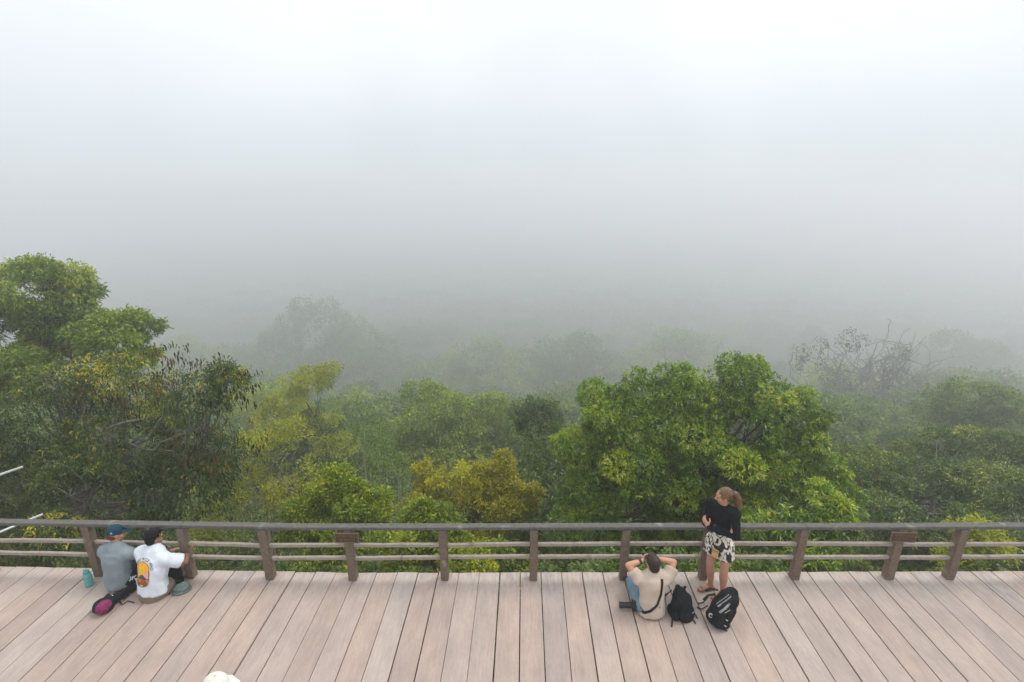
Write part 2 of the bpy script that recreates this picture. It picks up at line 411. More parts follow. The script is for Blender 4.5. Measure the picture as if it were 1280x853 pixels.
# ------------------------------------------------------------------ vegetation
def leaf_cloud(name, P, Nn, tones, per, Ln, Wd, spread, upb, droop, rg, jit=0.12, outw=0.7, wob=0.6):
    """leafy twigs: `per` leaves round every twig tip P (outward direction Nn)"""
    n = len(P); k = per
    P = np.repeat(P, k, 0); D = np.repeat(Nn, k, 0); T = np.repeat(tones, k)
    m = n*k
    d = D*outw + rg.normal(0, wob, (m, 3)) + np.array([0, 0, upb])
    d /= np.linalg.norm(d, axis=1)[:, None]+1e-9
    off = rg.normal(0, 1, (m, 3))*spread
    b = P + off
    ln = Ln*rg.uniform(0.45, 1.4, m)[:, None]; wd = Wd*rg.uniform(0.7, 1.2, m)[:, None]
    upn = np.array([0, 0, 1.0]) + rg.normal(0, 0.45, (m, 3))
    s = np.cross(d, upn); s /= np.linalg.norm(s, axis=1)[:, None]+1e-9
    tip = b + d*ln + np.array([0, 0, -1.0])*ln*droop
    mid = b + d*ln*0.48 + np.array([0, 0, 0.06])*ln
    V = np.empty((m, 4, 3)); V[:, 0] = b; V[:, 1] = mid + s*wd/2; V[:, 2] = tip; V[:, 3] = mid - s*wd/2
    tone = np.clip(T + rg.normal(0, jit, m), 0, 1)
    me = bpy.data.meshes.new(name)
    me.vertices.add(m*4); me.vertices.foreach_set('co', V.reshape(-1).astype(np.float32))
    me.loops.add(m*4); me.loops.foreach_set('vertex_index', np.arange(m*4, dtype=np.int32))
    me.polygons.add(m); me.polygons.foreach_set('loop_start', np.arange(0, m*4, 4, dtype=np.int32))
    me.update(calc_edges=True)
    a = me.attributes.new('tone', 'FLOAT', 'FACE'); a.data.foreach_set('value', tone.astype(np.float32))
    return me

def sublobes(lobes, m, frac, rg, zmin=-0.35):
    out = []
    for c, r in lobes:
        c, r = np.array(c, float), np.array(r, float)
        for _ in range(m):
            while True:
                u = rg.normal(0, 1, 3); u /= np.linalg.norm(u)
                if u[2] > zmin: break
            f = rg.uniform(frac[0], frac[1])
            out.append((c + u*r*rg.uniform(0.55, 0.92), r*f*np.array([1, 1, rg.uniform(0.7, 1.0)])))
        out.append((c, r*0.72))
    return out

def twig_points(lobes, n, rg, zmin=-0.55, shell=(0.72, 1.06), gap=0.0, gs=0.8, tone_sd=0.16):
    C = np.array([l[0] for l in lobes]); Rr = np.array([l[1] for l in lobes])
    w = (Rr[:, 0]*Rr[:, 1] + Rr[:, 0]*Rr[:, 2]*2); w = w/w.sum()
    lt = rg.normal(0, tone_sd*0.8, len(lobes))
    P, Nn, T = [], [], []
    got = 0
    while got < n:
        q = n*2
        i = rg.choice(len(lobes), q, p=w)
        u = rg.normal(0, 1, (q, 3)); u /= np.linalg.norm(u, axis=1)[:, None]
        keep = u[:, 2] > zmin + rg.normal(0, 0.2, q)
        p = C[i] + u*Rr[i]*rg.uniform(*shell, q)[:, None]
        if gap > 0:
            g = np.sin(p[:, 0]*gs*2.1+p[:, 2]*gs*1.3+1)*np.sin(p[:, 1]*gs*1.7-p[:, 0]*gs*0.9)*np.sin(p[:, 2]*gs*2.3+p[:, 1]*gs*0.8+2) + rg.normal(0, 0.15, q)
            keep &= g > -0.6+gap
        # drop what lies deep inside other lobes
        dmin = np.full(q, 9.0)
        for c, r in zip(C, Rr): dmin = np.minimum(dmin, np.linalg.norm((p-c)/r, axis=1))
        keep &= dmin > 0.6
        nn = u/Rr[i]; nn /= np.linalg.norm(nn, axis=1)[:, None]
        P.append(p[keep]); Nn.append(nn[keep]); T.append(lt[i][keep]); got += int(keep.sum())
        if len(P) > 60: break
    P = np.concatenate(P)[:n]; Nn = np.concatenate(Nn)[:n]; T = np.concatenate(T)[:n]
    tone = 0.50 + T + rg.normal(0, tone_sd, len(P))
    return P, Nn, tone

def bark_limbs(bm, basep, top, lobes, r0, rg, limbs=10, twigs=0, nseg=6):
    basep, top = Vector(basep), Vector(top)
    trunk = curve_pts(basep, top, Vector((rg.normal(0, .03), rg.normal(0, .03), 0))*(top-basep).length, nseg, 0.02*(top-basep).length)
    tube(bm, trunk, [r0*(1-0.6*i/nseg) for i in range(nseg+1)], 9)
    order = list(range(len(lobes))); rg.shuffle(order)
    for i in order[:limbs]:
        c, r = lobes[i]
        t = rg.uniform(0.45, 0.98); k = t*nseg; j = min(int(k), nseg-1)
        st = trunk[j].lerp(trunk[j+1], k-j); en = Vector(c) + Vector(rg.normal(0, .2, 3))*float(r[0])
        ln = (en-st).length
        pts = curve_pts(st, en, Vector((0, 0, -0.10*ln)), 5, 0.035*ln)
        rr_ = r0*0.42*rg.uniform(0.5, 1)
        tube(bm, pts, [rr_*(1-0.8*q/5) for q in range(6)], 6)
        for _ in range(twigs):
            s0 = pts[int(rg.integers(2, 6))]; v = Vector(rg.normal(0, 1, 3)); v.z = abs(v.z)*0.7
            tube(bm, curve_pts(s0, s0+v.normalized()*float(r[0])*rg.uniform(0.6, 1.1), Vector((0, 0, 0)), 3, 0.03), [rr_*0.3, rr_*0.22, rr_*0.15, rr_*0.06], 4, cap=False)

def px_lobe(px, py, rpx, y, asp=(1, 1, 0.8)):
    """crown lobe: where it stands (from the photo's pixel and its own distance y) and its size in metres"""
    c = gy(px, py, y); r = rpx*dep(c)/F_PX
    return (np.array(c), np.array([r*asp[0], r*asp[1], r*asp[2]]))

def tree(name, label, cat, lobes, leafm, barkm, rg, n=4000, per=7, leaf=(0.16, 0.05), spread=0.04, upb=0.25, droop=0.15, sub=(7, (0.32, 0.5)),
         trunk_r=0.16, base_xy=None, limbs=12, twigs=2, gap=0.0, shell=(0.72, 1.06), zmin=-0.55, tone_sd=0.16, group=None, top_frac=0.55, wob=0.6, sl=None, outw=0.7):
    cm = np.mean([l[0] for l in lobes], axis=0)
    if base_xy is None: base_xy = (cm[0], cm[1])
    gzv = ground_z(*base_xy); root = empty(name, (base_xy[0], base_xy[1], gzv))
    tag(root, label, cat, group)
    S = sublobes(lobes, sub[0], sub[1], rg) if sub[0] else lobes
    bm = bmesh.new()
    zt = max(l[0][2] for l in lobes); zb = gzv
    bark_limbs(bm, (base_xy[0], base_xy[1], gzv-0.2), (cm[0], cm[1], zb+(zt-zb)*(top_frac+0.3)), S, trunk_r, rg, limbs, twigs)
    bm_obj('trunk', bm, barkm, root, smooth=True)
    P, Nn, T = twig_points(S, n, rg, zmin=zmin, gap=gap, shell=shell, tone_sd=tone_sd)
    me = leaf_cloud('crown', P, Nn, T, per, leaf[0], leaf[1], spread, upb, droop, rg, wob=wob, outw=outw)
    link_mesh('crown', me, leafm, root)
    return root, S

# leaf colours by species (tone: dark old leaves ... pale young shoots)
LM_bright = leaf_mat('glossy_green_leaves', [(0.0, (0.0472, 0.0914, 0.0077)), (0.45, (0.1336, 0.2440, 0.0113)), (0.75, (0.2921, 0.4236, 0.0135)), (1.0, (0.4876, 0.5000, 0.0266))], 0.35, 0.05)
LM_top = leaf_mat('fresh_green_leaves', [(0.0, (0.0465, 0.0968, 0.0090)), (0.5, (0.1619, 0.2597, 0.0171)), (1.0, (0.4981, 0.5000, 0.0314))], 0.35, 0.04)
LM_olive = leaf_mat('olive_dry_leaves', [(0.0, (0.0292, 0.0539, 0.0101)), (0.5, (0.0687, 0.1217, 0.0170)), (0.86, (0.1258, 0.1655, 0.0187)), (0.95, (0.3634, 0.3115, 0.0140)), (1.0, (0.4845, 0.4206, 0.0120))], 0.3, 0.03)
LM_brown = leaf_mat('brown_hanging_pods', [(0.0, (0.0200, 0.0187, 0.0120)), (0.6, (0.0450, 0.0400, 0.0200)), (1.0, (0.1600, 0.1063, 0.0200))], 0.1, 0.03)
LM_yellow = leaf_mat('yellow_green_leaves', [(0.0, (0.1278, 0.1625, 0.0110)), (0.5, (0.3481, 0.3725, 0.0185)), (1.0, (0.5000, 0.5000, 0.0328))], 0.35, 0.03)
LM_lime = leaf_mat('lime_leaves', [(0.0, (0.0620, 0.1074, 0.0068)), (0.5, (0.1985, 0.2829, 0.0100)), (1.0, (0.5000, 0.5000, 0.0176))], 0.4, 0.03)
LM_gold = leaf_mat('golden_olive_leaves', [(0.0, (0.1094, 0.1360, 0.0094)), (0.45, (0.2731, 0.2774, 0.0133)), (0.8, (0.5000, 0.4090, 0.0133)), (1.0, (0.5000, 0.4900, 0.0157))], 0.35, 0.03)
LM_mid = leaf_mat('mid_green_leaves', [(0.0, (0.0413, 0.0815, 0.0121)), (0.5, (0.1123, 0.1836, 0.0224)), (1.0, (0.2753, 0.3496, 0.0361))], 0.3, 0.03)
LM_dark = leaf_mat('deep_green_leaves', [(0.0, (0.0288, 0.0598, 0.0094)), (0.5, (0.0724, 0.1287, 0.0167)), (0.9, (0.1489, 0.2077, 0.0185)), (1.0, (0.4004, 0.3910, 0.0218))], 0.3, 0.04)
LM_under = leaf_mat('undergrowth_leaves', [(0.0, (0.0262, 0.0490, 0.0063)), (0.5, (0.0774, 0.1300, 0.0111)), (1.0, (0.2730, 0.3187, 0.0163))], 0.35, 0.03)
LM_grey = leaf_mat('dark_epiphyte_clumps', [(0.0, (0.02, 0.02, 0.016)), (0.6, (0.045, 0.045, 0.03)), (1.0, (0.12, 0.09, 0.04))], 0.2, 0.02)
BK_grey = simple_mat('grey_bark', (0.20, 0.185, 0.16), 0.9, 0.3, 14, 0.4, 30)
BK_brown = simple_mat('brown_bark', (0.11, 0.085, 0.065), 0.9, 0.3, 14, 0.4, 30)
BK_bare = simple_mat('pale_grey_bark', (0.20, 0.195, 0.18), 0.9, 0.2, 6, 0.3, 20)  # mottled pale grey bark of the leafless tree
BK_pale = simple_mat('pale_bark', (0.34, 0.32, 0.28), 0.9, 0.25, 14, 0.4, 30)

def RG(s): return np.random.default_rng(s)

# upper left tree with domed pads of fresh leaves
lob = [px_lobe(30, 362, 62, 19, (1, 1, .72)), px_lobe(88, 372, 34, 20, (1, 1, .75)), px_lobe(138, 425, 50, 18.5, (1, 1, .7)), px_lobe(-45, 400, 70, 19, (1, 1, .8)),
       px_lobe(60, 400, 50, 19.5, (1, 1, .6)), px_lobe(105, 405, 36, 19.5, (1, 1, .6)), px_lobe(165, 455, 36, 18.5, (1, 1, .6)), px_lobe(15, 455, 48, 17.5, (1, 1, .55)), px_lobe(70, 430, 46, 20.5, (1, 1, .6)), px_lobe(-30, 490, 60, 18, (1, 1, .6))]
tree('canopy_tree', 'tallest bright green tree with domed crown at the upper left, rising out of the fog', 'tree', lob, LM_top, BK_brown, RG(11), n=12000, per=6,
     leaf=(0.19, 0.075), spread=0.07, upb=0.2, droop=0.25, sub=(9, (0.28, 0.45)), trunk_r=0.26, base_xy=(-20.5, 19.5), limbs=26, twigs=3, gap=0.08, tone_sd=0.15)
# dark olive tree in front of it with drying leaves and hanging pods
lob = [px_lobe(60, 530, 95, 12.5, (1, .8, .75)), px_lobe(-20, 600, 90, 12, (1, .8, .8)), px_lobe(150, 560, 90, 12.5, (1, .8, .8)), px_lobe(235, 500, 70, 12.5, (1, .8, .62)),
       px_lobe(120, 630, 85, 11.5, (1, .7, .7)), px_lobe(225, 610, 85, 12, (1, .8, .8)), px_lobe(130, 478, 60, 13, (1, .8, .45)), px_lobe(285, 478, 36, 12.3, (1, .8, .55)), px_lobe(0, 690, 80, 11, (1, .6, .7))]
root, S = tree('drying_tree', 'dark olive tree with pale bare twigs and brown hanging leaves behind the seated pair', 'tree', lob, LM_olive, BK_grey, RG(12), n=9300, per=6,
     leaf=(0.13, 0.042), spread=0.06, upb=0.05, droop=0.45, sub=(8, (0.28, 0.46)), trunk_r=0.13, base_xy=(-9.6, 12.4), limbs=110, twigs=9, gap=0.26, tone_sd=0.26)
rg = RG(13)
Sp = [px_lobe(235, 470, 62, 12.2, (1, .8, .5)), px_lobe(290, 480, 38, 12.2, (1, .8, .7)), px_lobe(205, 440, 30, 12.4, (1, .8, .4)), px_lobe(160, 490, 60, 12.2, (1, .8, .4)), px_lobe(270, 560, 60, 12, (1, .8, .6))]
P, Nn, T = twig_points(Sp, 230, rg, zmin=-1.2, shell=(0.3, 1.15), tone_sd=0.3)
link_mesh('hanging_pods', leaf_cloud('hanging_pods', P, Nn, T, 5, 0.14, 0.045, 0.07, -1.3, 0.3, rg, wob=0.35, outw=0.1), LM_brown, root)
# small umbrella tree, pale yellow
lob = [px_lobe(392, 478, 33, 31.2, (1, 1, .38)), px_lobe(362, 498, 30, 30.5, (1, 1, .4)), px_lobe(410, 462, 20, 31.8, (1, 1, .4)), px_lobe(340, 520, 26, 30.0, (1, 1, .5)), px_lobe(385, 530, 30, 31.2, (1, 1, .5)), px_lobe(415, 560, 30, 30.0, (1, 1, .6))]
tree('umbrella_tree', 'small yellow green tree with flat layered crown and thin dark trunk left of centre', 'tree', lob, LM_yellow, BK_brown, RG(14), n=2200, per=6, leaf=(0.20, 0.08),
     spread=0.09, upb=0.15, droop=0.2, sub=(7, (0.3, 0.5)), trunk_r=0.11, limbs=14, twigs=3, gap=0.15)
# pale airy shrub
lob = [px_lobe(335, 560, 40, 15.5, (1, .8, .8)), px_lobe(320, 620, 52, 15, (1, .8, .9)), px_lobe(372, 540, 24, 16, (1, .8, .9)), px_lobe(360, 610, 40, 15, (1, .8, .9)), px_lobe(285, 655, 50, 14.5, (1, .8, .8))]
tree('airy_shrub', 'pale yellow twiggy shrub with loose sparse leaves left of the lime bush', 'shrub', lob, LM_yellow, BK_pale, RG(15), n=1700, per=5, leaf=(0.12, 0.045),
     spread=0.08, upb=0.1, droop=0.2, sub=(6, (0.3, 0.5)), trunk_r=0.05, limbs=34, twigs=6, gap=0.25, shell=(0.5, 1.1))
# lime bush at centre left
lob = [px_lobe(415, 615, 40, 13.5, (1, .8, .8)), px_lobe(448, 640, 38, 13, (1, .8, .8)), px_lobe(390, 655, 42, 13, (1, .8, .8)), px_lobe(420, 690, 55, 12.2, (1, .7, .7))]
tree('lime_bush', 'bright lime green bush just behind the railing left of centre', 'bush', lob, LM_lime, BK_brown, RG(16), n=3600, per=6, leaf=(0.13, 0.06), spread=0.05,
     upb=0.3, droop=0.2, sub=(8, (0.3, 0.46)), trunk_r=0.07, limbs=16, twigs=2, gap=0.1)
# domed mid green tree behind the golden bush
lob = [px_lobe(545, 515, 52, 40.6, (1, 1, .72)), px_lobe(600, 520, 42, 42.0, (1, 1, .7)), px_lobe(505, 560, 44, 39.2, (1, 1, .7)), px_lobe(570, 560, 60, 39.2, (1, 1, .7)), px_lobe(640, 545, 36, 42.0, (1, 1, .8))]
tree('domed_tree', 'hazy mid green tree with broad domed crown behind the golden bush', 'tree', lob, LM_top, BK_brown, RG(17), n=6000, per=6, leaf=(0.32, 0.13), spread=0.14,
     upb=0.2, droop=0.3, sub=(9, (0.28, 0.45)), trunk_r=0.25, limbs=20, twigs=2, gap=0.08)
lob = [px_lobe(455, 568, 38, 33, (1, 1, .8)), px_lobe(480, 600, 40, 31, (1, 1, .8)), px_lobe(432, 590, 34, 32, (1, 1, .8)), px_lobe(470, 640, 50, 28, (1, 1, .8))]
tree('round_tree', 'hazy green round tree behind the bare saplings left of centre', 'tree', lob, LM_mid, BK_brown, RG(31), n=3400, per=6, leaf=(0.22, 0.09), spread=0.1,
     upb=0.2, droop=0.3, sub=(9, (0.28, 0.45)), trunk_r=0.2, limbs=16, twigs=2, gap=0.08)
# bare saplings
def sapling(px0, y, top_py, lean, s, label):
    rg_ = RG(s); t = gy(px0, top_py, y); b = Vector((t.x+lean, y, ground_z(t.x, y)-0.1))
    root = empty('bare_sapling', b); tag(root, label, 'sapling', 'thin bare saplings left of the golden bush')
    bm = bmesh.new(); pts = curve_pts(b, t, Vector((rg_.normal(0, .25), 0, 0)), 8, 0.05)
    tube(bm, pts, [0.05*(1-0.75*i/8) for i in range(9)], 6)
    for _ in range(9):
        j = int(rg_.integers(3, 8)); v = Vector((rg_.normal(0, .8), rg_.normal(0, .5), rg_.uniform(0.5, 1.2)))
        tube(bm, curve_pts(pts[j], pts[j]+v*0.9, Vector((0, 0, -.08)), 4, 0.04), [0.018, 0.014, 0.011, 0.008, 0.004], 4)
    bm_obj('trunk', bm, BK_pale, root, smooth=True)
    P = np.array([pts[-1] + Vector(rg_.normal(0, .45, 3)) for _ in range(50)]); Nn = np.tile([0, 0, 1.0], (50, 1))
    link_mesh('crown', leaf_cloud('crown', P, Nn, np.full(50, .4), 5, 0.16, 0.06, 0.1, 0.1, 0.3, rg_), LM_mid, root)
for k, (a, y, t, l) in enumerate([(456, 20, 535, -.5), (474, 21, 560, .3), (489, 19, 575, .5), (463, 18, 590, -.9), (447, 22, 545, -.2), (500, 20, 600, .1)]):
    sapling(a, y, t, l, 40+k, 'thin pale bare stemmed sapling among the bushes left of the golden bush')
# golden olive bush
lob = [px_lobe(560, 605, 42, 15.5, (1, .8, .8)), px_lobe(610, 605, 40, 16, (1, .8, .8)), px_lobe(590, 650, 60, 15, (1, .8, .7)), px_lobe(635, 640, 34, 15.5, (1, .8, 1)), px_lobe(530, 640, 34, 15, (1, .8, .8)), px_lobe(540, 590, 24, 15.8, (1, .8, .9)), px_lobe(625, 590, 26, 16, (1, .8, .9)), px_lobe(655, 625, 22, 15.5, (1, .8, 1.2))]
tree('golden_bush', 'golden olive bush with orange tinted shoots just behind the railing at centre', 'bush', lob, LM_gold, BK_brown, RG(18), n=5200, per=6, leaf=(0.13, 0.05), spread=0.05,
     upb=0.35, droop=0.15, sub=(9, (0.24, 0.42)), trunk_r=0.08, limbs=24, twigs=5, gap=0.22, tone_sd=0.22)
# small bright bush in front of it
lob = [px_lobe(525, 650, 30, 12, (1, .8, .9)), px_lobe(548, 672, 40, 11.5, (1, .8, .8)), px_lobe(505, 690, 40, 11.2, (1, .8, .8)), px_lobe(590, 700, 46, 11, (1, .8, .6))]
tree('leafy_bush', 'fresh green leafy bush in front of the golden bush and behind the lower rails', 'bush', lob, LM_lime, BK_brown, RG(19), n=2700, per=6, leaf=(0.12, 0.055), spread=0.05,
     upb=0.3, droop=0.2, sub=(8, (0.3, 0.46)), trunk_r=0.05, limbs=14, twigs=2, gap=0.12)
# dark tree between golden bush and the great tree
lob = [px_lobe(672, 530, 34, 23, (1, 1, 1)), px_lobe(690, 580, 44, 21, (1, 1, .9)), px_lobe(655, 610, 40, 20, (1, 1, .9)), px_lobe(705, 640, 50, 18, (1, .8, .8))]
tree('slender_tree', 'deep green tree between the golden bush and the great round tree', 'tree', lob, LM_dark, BK_brown, RG(20), n=3600, per=6, leaf=(0.18, 0.07), spread=0.08,
     upb=0.2, droop=0.3, sub=(9, (0.28, 0.45)), trunk_r=0.14, limbs=16, twigs=2, gap=0.05)
# the great round tree right of centre
lob = [px_lobe(765, 520, 52, 15.2, (1, 1, .85)), px_lobe(830, 520, 46, 16, (1, 1, .8)), px_lobe(895, 505, 54, 15.5, (1, 1, .9)), px_lobe(950, 500, 54, 15.5, (1, 1, .9)), px_lobe(985, 555, 52, 15, (1, 1, .9)),
       px_lobe(800, 590, 66, 14.4, (1, .9, .8)), px_lobe(880, 575, 74, 14.6, (1, .9, .8)), px_lobe(960, 600, 66, 14.4, (1, .9, .8)), px_lobe(740, 600, 46, 15, (1, .9, .9)),
       px_lobe(1005, 625, 54, 14, (1, .9, .8)), px_lobe(745, 655, 50, 14, (1, .8, .8)), px_lobe(850, 660, 70, 15, (1, .7, .6)), px_lobe(790, 650, 60, 15.6, (1, .7, .9)), px_lobe(995, 525, 42, 15, (1, .9, .9)), px_lobe(925, 485, 46, 15.6, (1, .9, .9)), px_lobe(1030, 590, 36, 14.4, (1, .9, .9)), px_lobe(800, 500, 40, 15.5, (1, .9, .8)), px_lobe(725, 560, 42, 15, (1, .9, .9)), px_lobe(862, 500, 46, 15.4, (1, .9, .9)), px_lobe(1035, 630, 40, 13.8, (1, .9, .8)), px_lobe(850, 485, 40, 15.8, (1, .9, .8)), px_lobe(850, 625, 60, 16, (1, .7, .9)), px_lobe(920, 640, 70, 14.2, (1, .7, .7)), px_lobe(850, 545, 60, 15, (1, .9, .9)), px_lobe(930, 540, 66, 15, (1, .9, .9)), px_lobe(790, 550, 60, 14.8, (1, .9, .9))]
tree('great_tree', 'largest rounded tree with glossy bright green leaf rosettes behind the standing woman', 'tree', lob, LM_bright, BK_brown, RG(21), n=36000, per=8,
     leaf=(0.12, 0.038), spread=0.02, upb=0.3, droop=0.28, sub=(11, (0.24, 0.42)), trunk_r=0.24, base_xy=(5.0, 15.6), limbs=44, twigs=3, gap=0.06, tone_sd=0.2)
lob = [px_lobe(1010, 640, 42, 11.8, (1, .8, .75)), px_lobe(1045, 655, 30, 11.5, (1, .8, .8)), px_lobe(965, 665, 44, 11.8, (1, .8, .7)), px_lobe(1010, 695, 50, 11, (1, .7, .6))]
tree('rosette_bush', 'bright green bush of long leaf rosettes right of the standing woman', 'bush', lob, LM_bright, BK_brown, RG(22), n=2300, per=8, leaf=(0.15, 0.045), spread=0.02,
     upb=0.3, droop=0.28, sub=(8, (0.28, 0.45)), trunk_r=0.06, limbs=16, twigs=2, gap=0.1, tone_sd=0.2)
# leafless tree with pale limbs and dark clumps in the fog
def bare_tree():
    rg_ = RG(23); y = 88.0
    cb = gy(1085, 590, y); g0 = ground_z(cb.x, y); root = empty('bare_tree', (cb.x, y, g0))
    tag(root, 'leafless tree with pale twisted limbs and dark clumps in the fog at right', 'tree')
    bm = bmesh.new(); fork = gy(1082, 560, y)
    tube(bm, curve_pts((cb.x, y, g0-.2), fork, Vector((.2, 0, 0)), 6, .06), [.75, .72, .68, .62, .58, .54, .5], 9)
    tips = []
    def grow(p, d, ln, r, lv):
        q = p + d*ln
        tube(bm, curve_pts(p, q, Vector((rg_.normal(0, .14), rg_.normal(0, .14), rg_.normal(0, .12)))*ln, 4, .045*ln), [r, r*.92, r*.82, r*.74, r*.65], 6, cap=False)
        if lv == 0: tips.append(q); return
        for _ in range(3 if lv > 1 else 4):
            v = (d + Vector(rg_.normal(0, .75, 3)) + Vector((0, 0, .05))).normalized()
            grow(q - d*ln*rg_.uniform(0, .35), v, ln*rg_.uniform(.55, .85), r*.6, lv-1)
    for px, py in ((1015, 450), (1040, 430), (1075, 440), (1110, 450), (1130, 440), (1150, 470), (1162, 450), (1150, 510), (1000, 445), (1000, 490), (1085, 440), (1120, 445), (1100, 500), (1045, 500), (1060, 480)):
        tgt = gy(px, py, y+rg_.normal(0, 1.0)); d = tgt-fork
        grow(fork + Vector((rg_.normal(0, .15), 0, rg_.uniform(-1.6, .6))), d.normalized(), d.length*.5, .30, 3)
    bm_obj('trunk', bm, BK_bare, root, smooth=True)
    cl = [px_lobe(1012, 452, 16, y), px_lobe(1000, 440, 11, y), px_lobe(1045, 470, 16, y), px_lobe(1075, 490, 19, y), px_lobe(1120, 455, 14, y, (1, 1, 2)), px_lobe(1128, 480, 22, y), px_lobe(1050, 495, 22, y), px_lobe(1118, 500, 22, y),
          px_lobe(1022, 430, 11, y), px_lobe(1065, 425, 16, y)]
    P, Nn, T = twig_points(cl, 560, rg_, zmin=-1.2, shell=(0.2, 1.1))
    link_mesh('crown', leaf_cloud('crown', P, Nn, T, 7, 0.46, 0.18, 0.24, 0, 0.3, rg_), LM_grey, root)
bare_tree()
# right hand trees
lob = [px_lobe(1215, 500, 46, 42.5, (1, 1, .65)), px_lobe(1170, 520, 40, 44.2, (1, 1, .6)), px_lobe(1255, 530, 46, 40.8, (1, 1, .7)), px_lobe(1200, 560, 60, 40.8, (1, 1, .6)), px_lobe(1130, 560, 46, 42.5, (1, 1, .6)), px_lobe(1275, 580, 50, 37.4, (1, 1, .7))]
tree('layered_tree', 'hazy green tree with layered crown at the far right beside the leafless tree', 'tree', lob, LM_mid, BK_grey, RG(24), n=6000, per=6, leaf=(0.32, 0.13), spread=0.15,
     upb=0.15, droop=0.25, sub=(9, (0.26, 0.42)), trunk_r=0.3, limbs=40, twigs=4, gap=0.32, tone_sd=0.22)
lob = [px_lobe(1100, 600, 54, 19, (1, 1, .6)), px_lobe(1160, 620, 60, 17.5, (1, 1, .55)), px_lobe(1240, 610, 60, 17, (1, 1, .55)), px_lobe(1100, 650, 50, 15.5, (1, .9, .6)), px_lobe(1190, 665, 70, 15, (1, .9, .6)),
       px_lobe(1290, 640, 60, 15.5, (1, 1, .7)), px_lobe(1270, 690, 60, 13.5, (1, .8, .6)), px_lobe(1330, 600, 60, 18, (1, 1, .7)), px_lobe(1060, 590, 40, 21, (1, 1, .7)), px_lobe(1150, 575, 46, 22, (1, 1, .6)), px_lobe(1230, 560, 50, 21, (1, 1, .6))]
tree('spreading_tree', 'dark green spreading tree in flat leafy tiers at the lower right', 'tree', lob, LM_dark, BK_grey, RG(25), n=12000, per=6, leaf=(0.15, 0.055), spread=0.06,
     upb=0.1, droop=0.25, sub=(10, (0.24, 0.42)), trunk_r=0.2, base_xy=(13.5, 17), limbs=54, twigs=5, gap=0.24, tone_sd=0.26)
lob = [px_lobe(1215, 665, 26, 10.5, (1, .8, .8)), px_lobe(1245, 690, 26, 10.2, (1, .8, .8)), px_lobe(1190, 700, 26, 10.2, (1, .8, .7))]
tree('sprig_bush', 'loose bush with yellow sprigs behind the railing at the far right', 'bush', lob, LM_yellow, BK_brown, RG(26), n=420, per=6, leaf=(0.12, 0.05), spread=0.06,
     upb=0.2, droop=0.2, sub=(6, (0.3, 0.5)), trunk_r=0.04, limbs=18, twigs=4, gap=0.2, shell=(0.4, 1.1))

# shrubs seen through and just over the railing
def copy_thing(o, loc, rz, sc, label=None):
    c = o.copy(); COL.objects.link(c); c.location = loc; c.rotation_euler = (0, 0, rz); c.scale = (sc, sc, sc)
    if label: c['label'] = label
    for ch in o.children:
        d = ch.copy(); COL.objects.link(d); d.parent = c
    return c
def proto_tree(name, label, cat, group, leafm, barkm, s, h, rad, n, per, leaf, flat=.75, nl=6, trunk_r=.2, spread=.1):
    rg_ = RG(s); root = empty(name, (0, 0, 0)); tag(root, label, cat, group)
    lobes = []
    for k in range(nl):
        a = 2*math.pi*k/nl + rg_.normal(0, .3); q = rad*rg_.uniform(.35, .6) if k else 0
        z = h - rad*flat*(1.0 if k == 0 else rg_.uniform(1.05, 1.6)); r = rad*rg_.uniform(.42, .62)
        lobes.append((np.array([math.cos(a)*q, math.sin(a)*q, z]), np.array([r, r, r*flat])))
    S = sublobes(lobes, 7, (.3, .48), rg_)
    bm = bmesh.new(); bark_limbs(bm, (0, 0, -.4), (0, 0, h-rad*.7), S, trunk_r, rg_, 12, 1); bm_obj('trunk', bm, barkm, root, smooth=True)
    P, Nn, T = twig_points(S, n, rg_, gap=.08); me = leaf_cloud('crown', P, Nn, T, per, leaf[0], leaf[1], spread, .2, .25, rg_)
    link_mesh('crown', me, leafm, root)
    return root
shr = [proto_tree('undergrowth_shrub', 'deep green shrub in the undergrowth below the deck', 'shrub', 'shrubs in the undergrowth below the deck', LM_dark, BK_brown, 60, 2.2, 1.3, 620, 6, (.14, .06), .8, 5, .04, .05),
       proto_tree('undergrowth_shrub', 'bright leafy shrub in the undergrowth below the deck', 'shrub', 'bright shrubs in the undergrowth below the deck', LM_under, BK_brown, 61, 2.0, 1.2, 620, 6, (.13, .06), .8, 5, .04, .05),
       proto_tree('undergrowth_shrub', 'mid green shrub in the undergrowth below the deck', 'shrub', 'mid green shrubs in the undergrowth below the deck', LM_mid, BK_brown, 62, 2.4, 1.4, 620, 6, (.15, .06), .8, 5, .04, .05)]
rs = random.Random(9); used = [False]*3
for y in (8.4, 9.8, 11.4, 13.4, 16, 19, 22.5):
    x = -1.25*y-1
    while x < 1.25*y+1:
        k = 0 if (x < -3 and rs.random() < .75) else rs.choice([0, 1, 1, 2])
        xx, yy = x+rs.uniform(-.5, .5), y+rs.uniform(-.5, .5); sc = rs.uniform(.75, 1.25)*(1 if y < 12 else 1.25)
        loc = (xx, yy, ground_z(xx, yy)-.05)
        if not used[k]:
            shr[k].location = loc; used[k] = True
        else: copy_thing(shr[k], loc, rs.uniform(0, 6.28), sc)
        x += 1.9*sc
for y in (20.5, 24.5, 29, 34, 40):
    x = -1.2*y
    while x < 1.2*y:
        k = rs.choice([0, 0, 0, 2]); sc = rs.uniform(1.7, 2.5)*(1 + (y-20)*.03)
        xx, yy = x+rs.uniform(-1, 1), y+rs.uniform(-1.2, 1.2)
        copy_thing(shr[k], (xx, yy, ground_z(xx, yy)-.1), rs.uniform(0, 6.28), sc); x += 1.9*sc
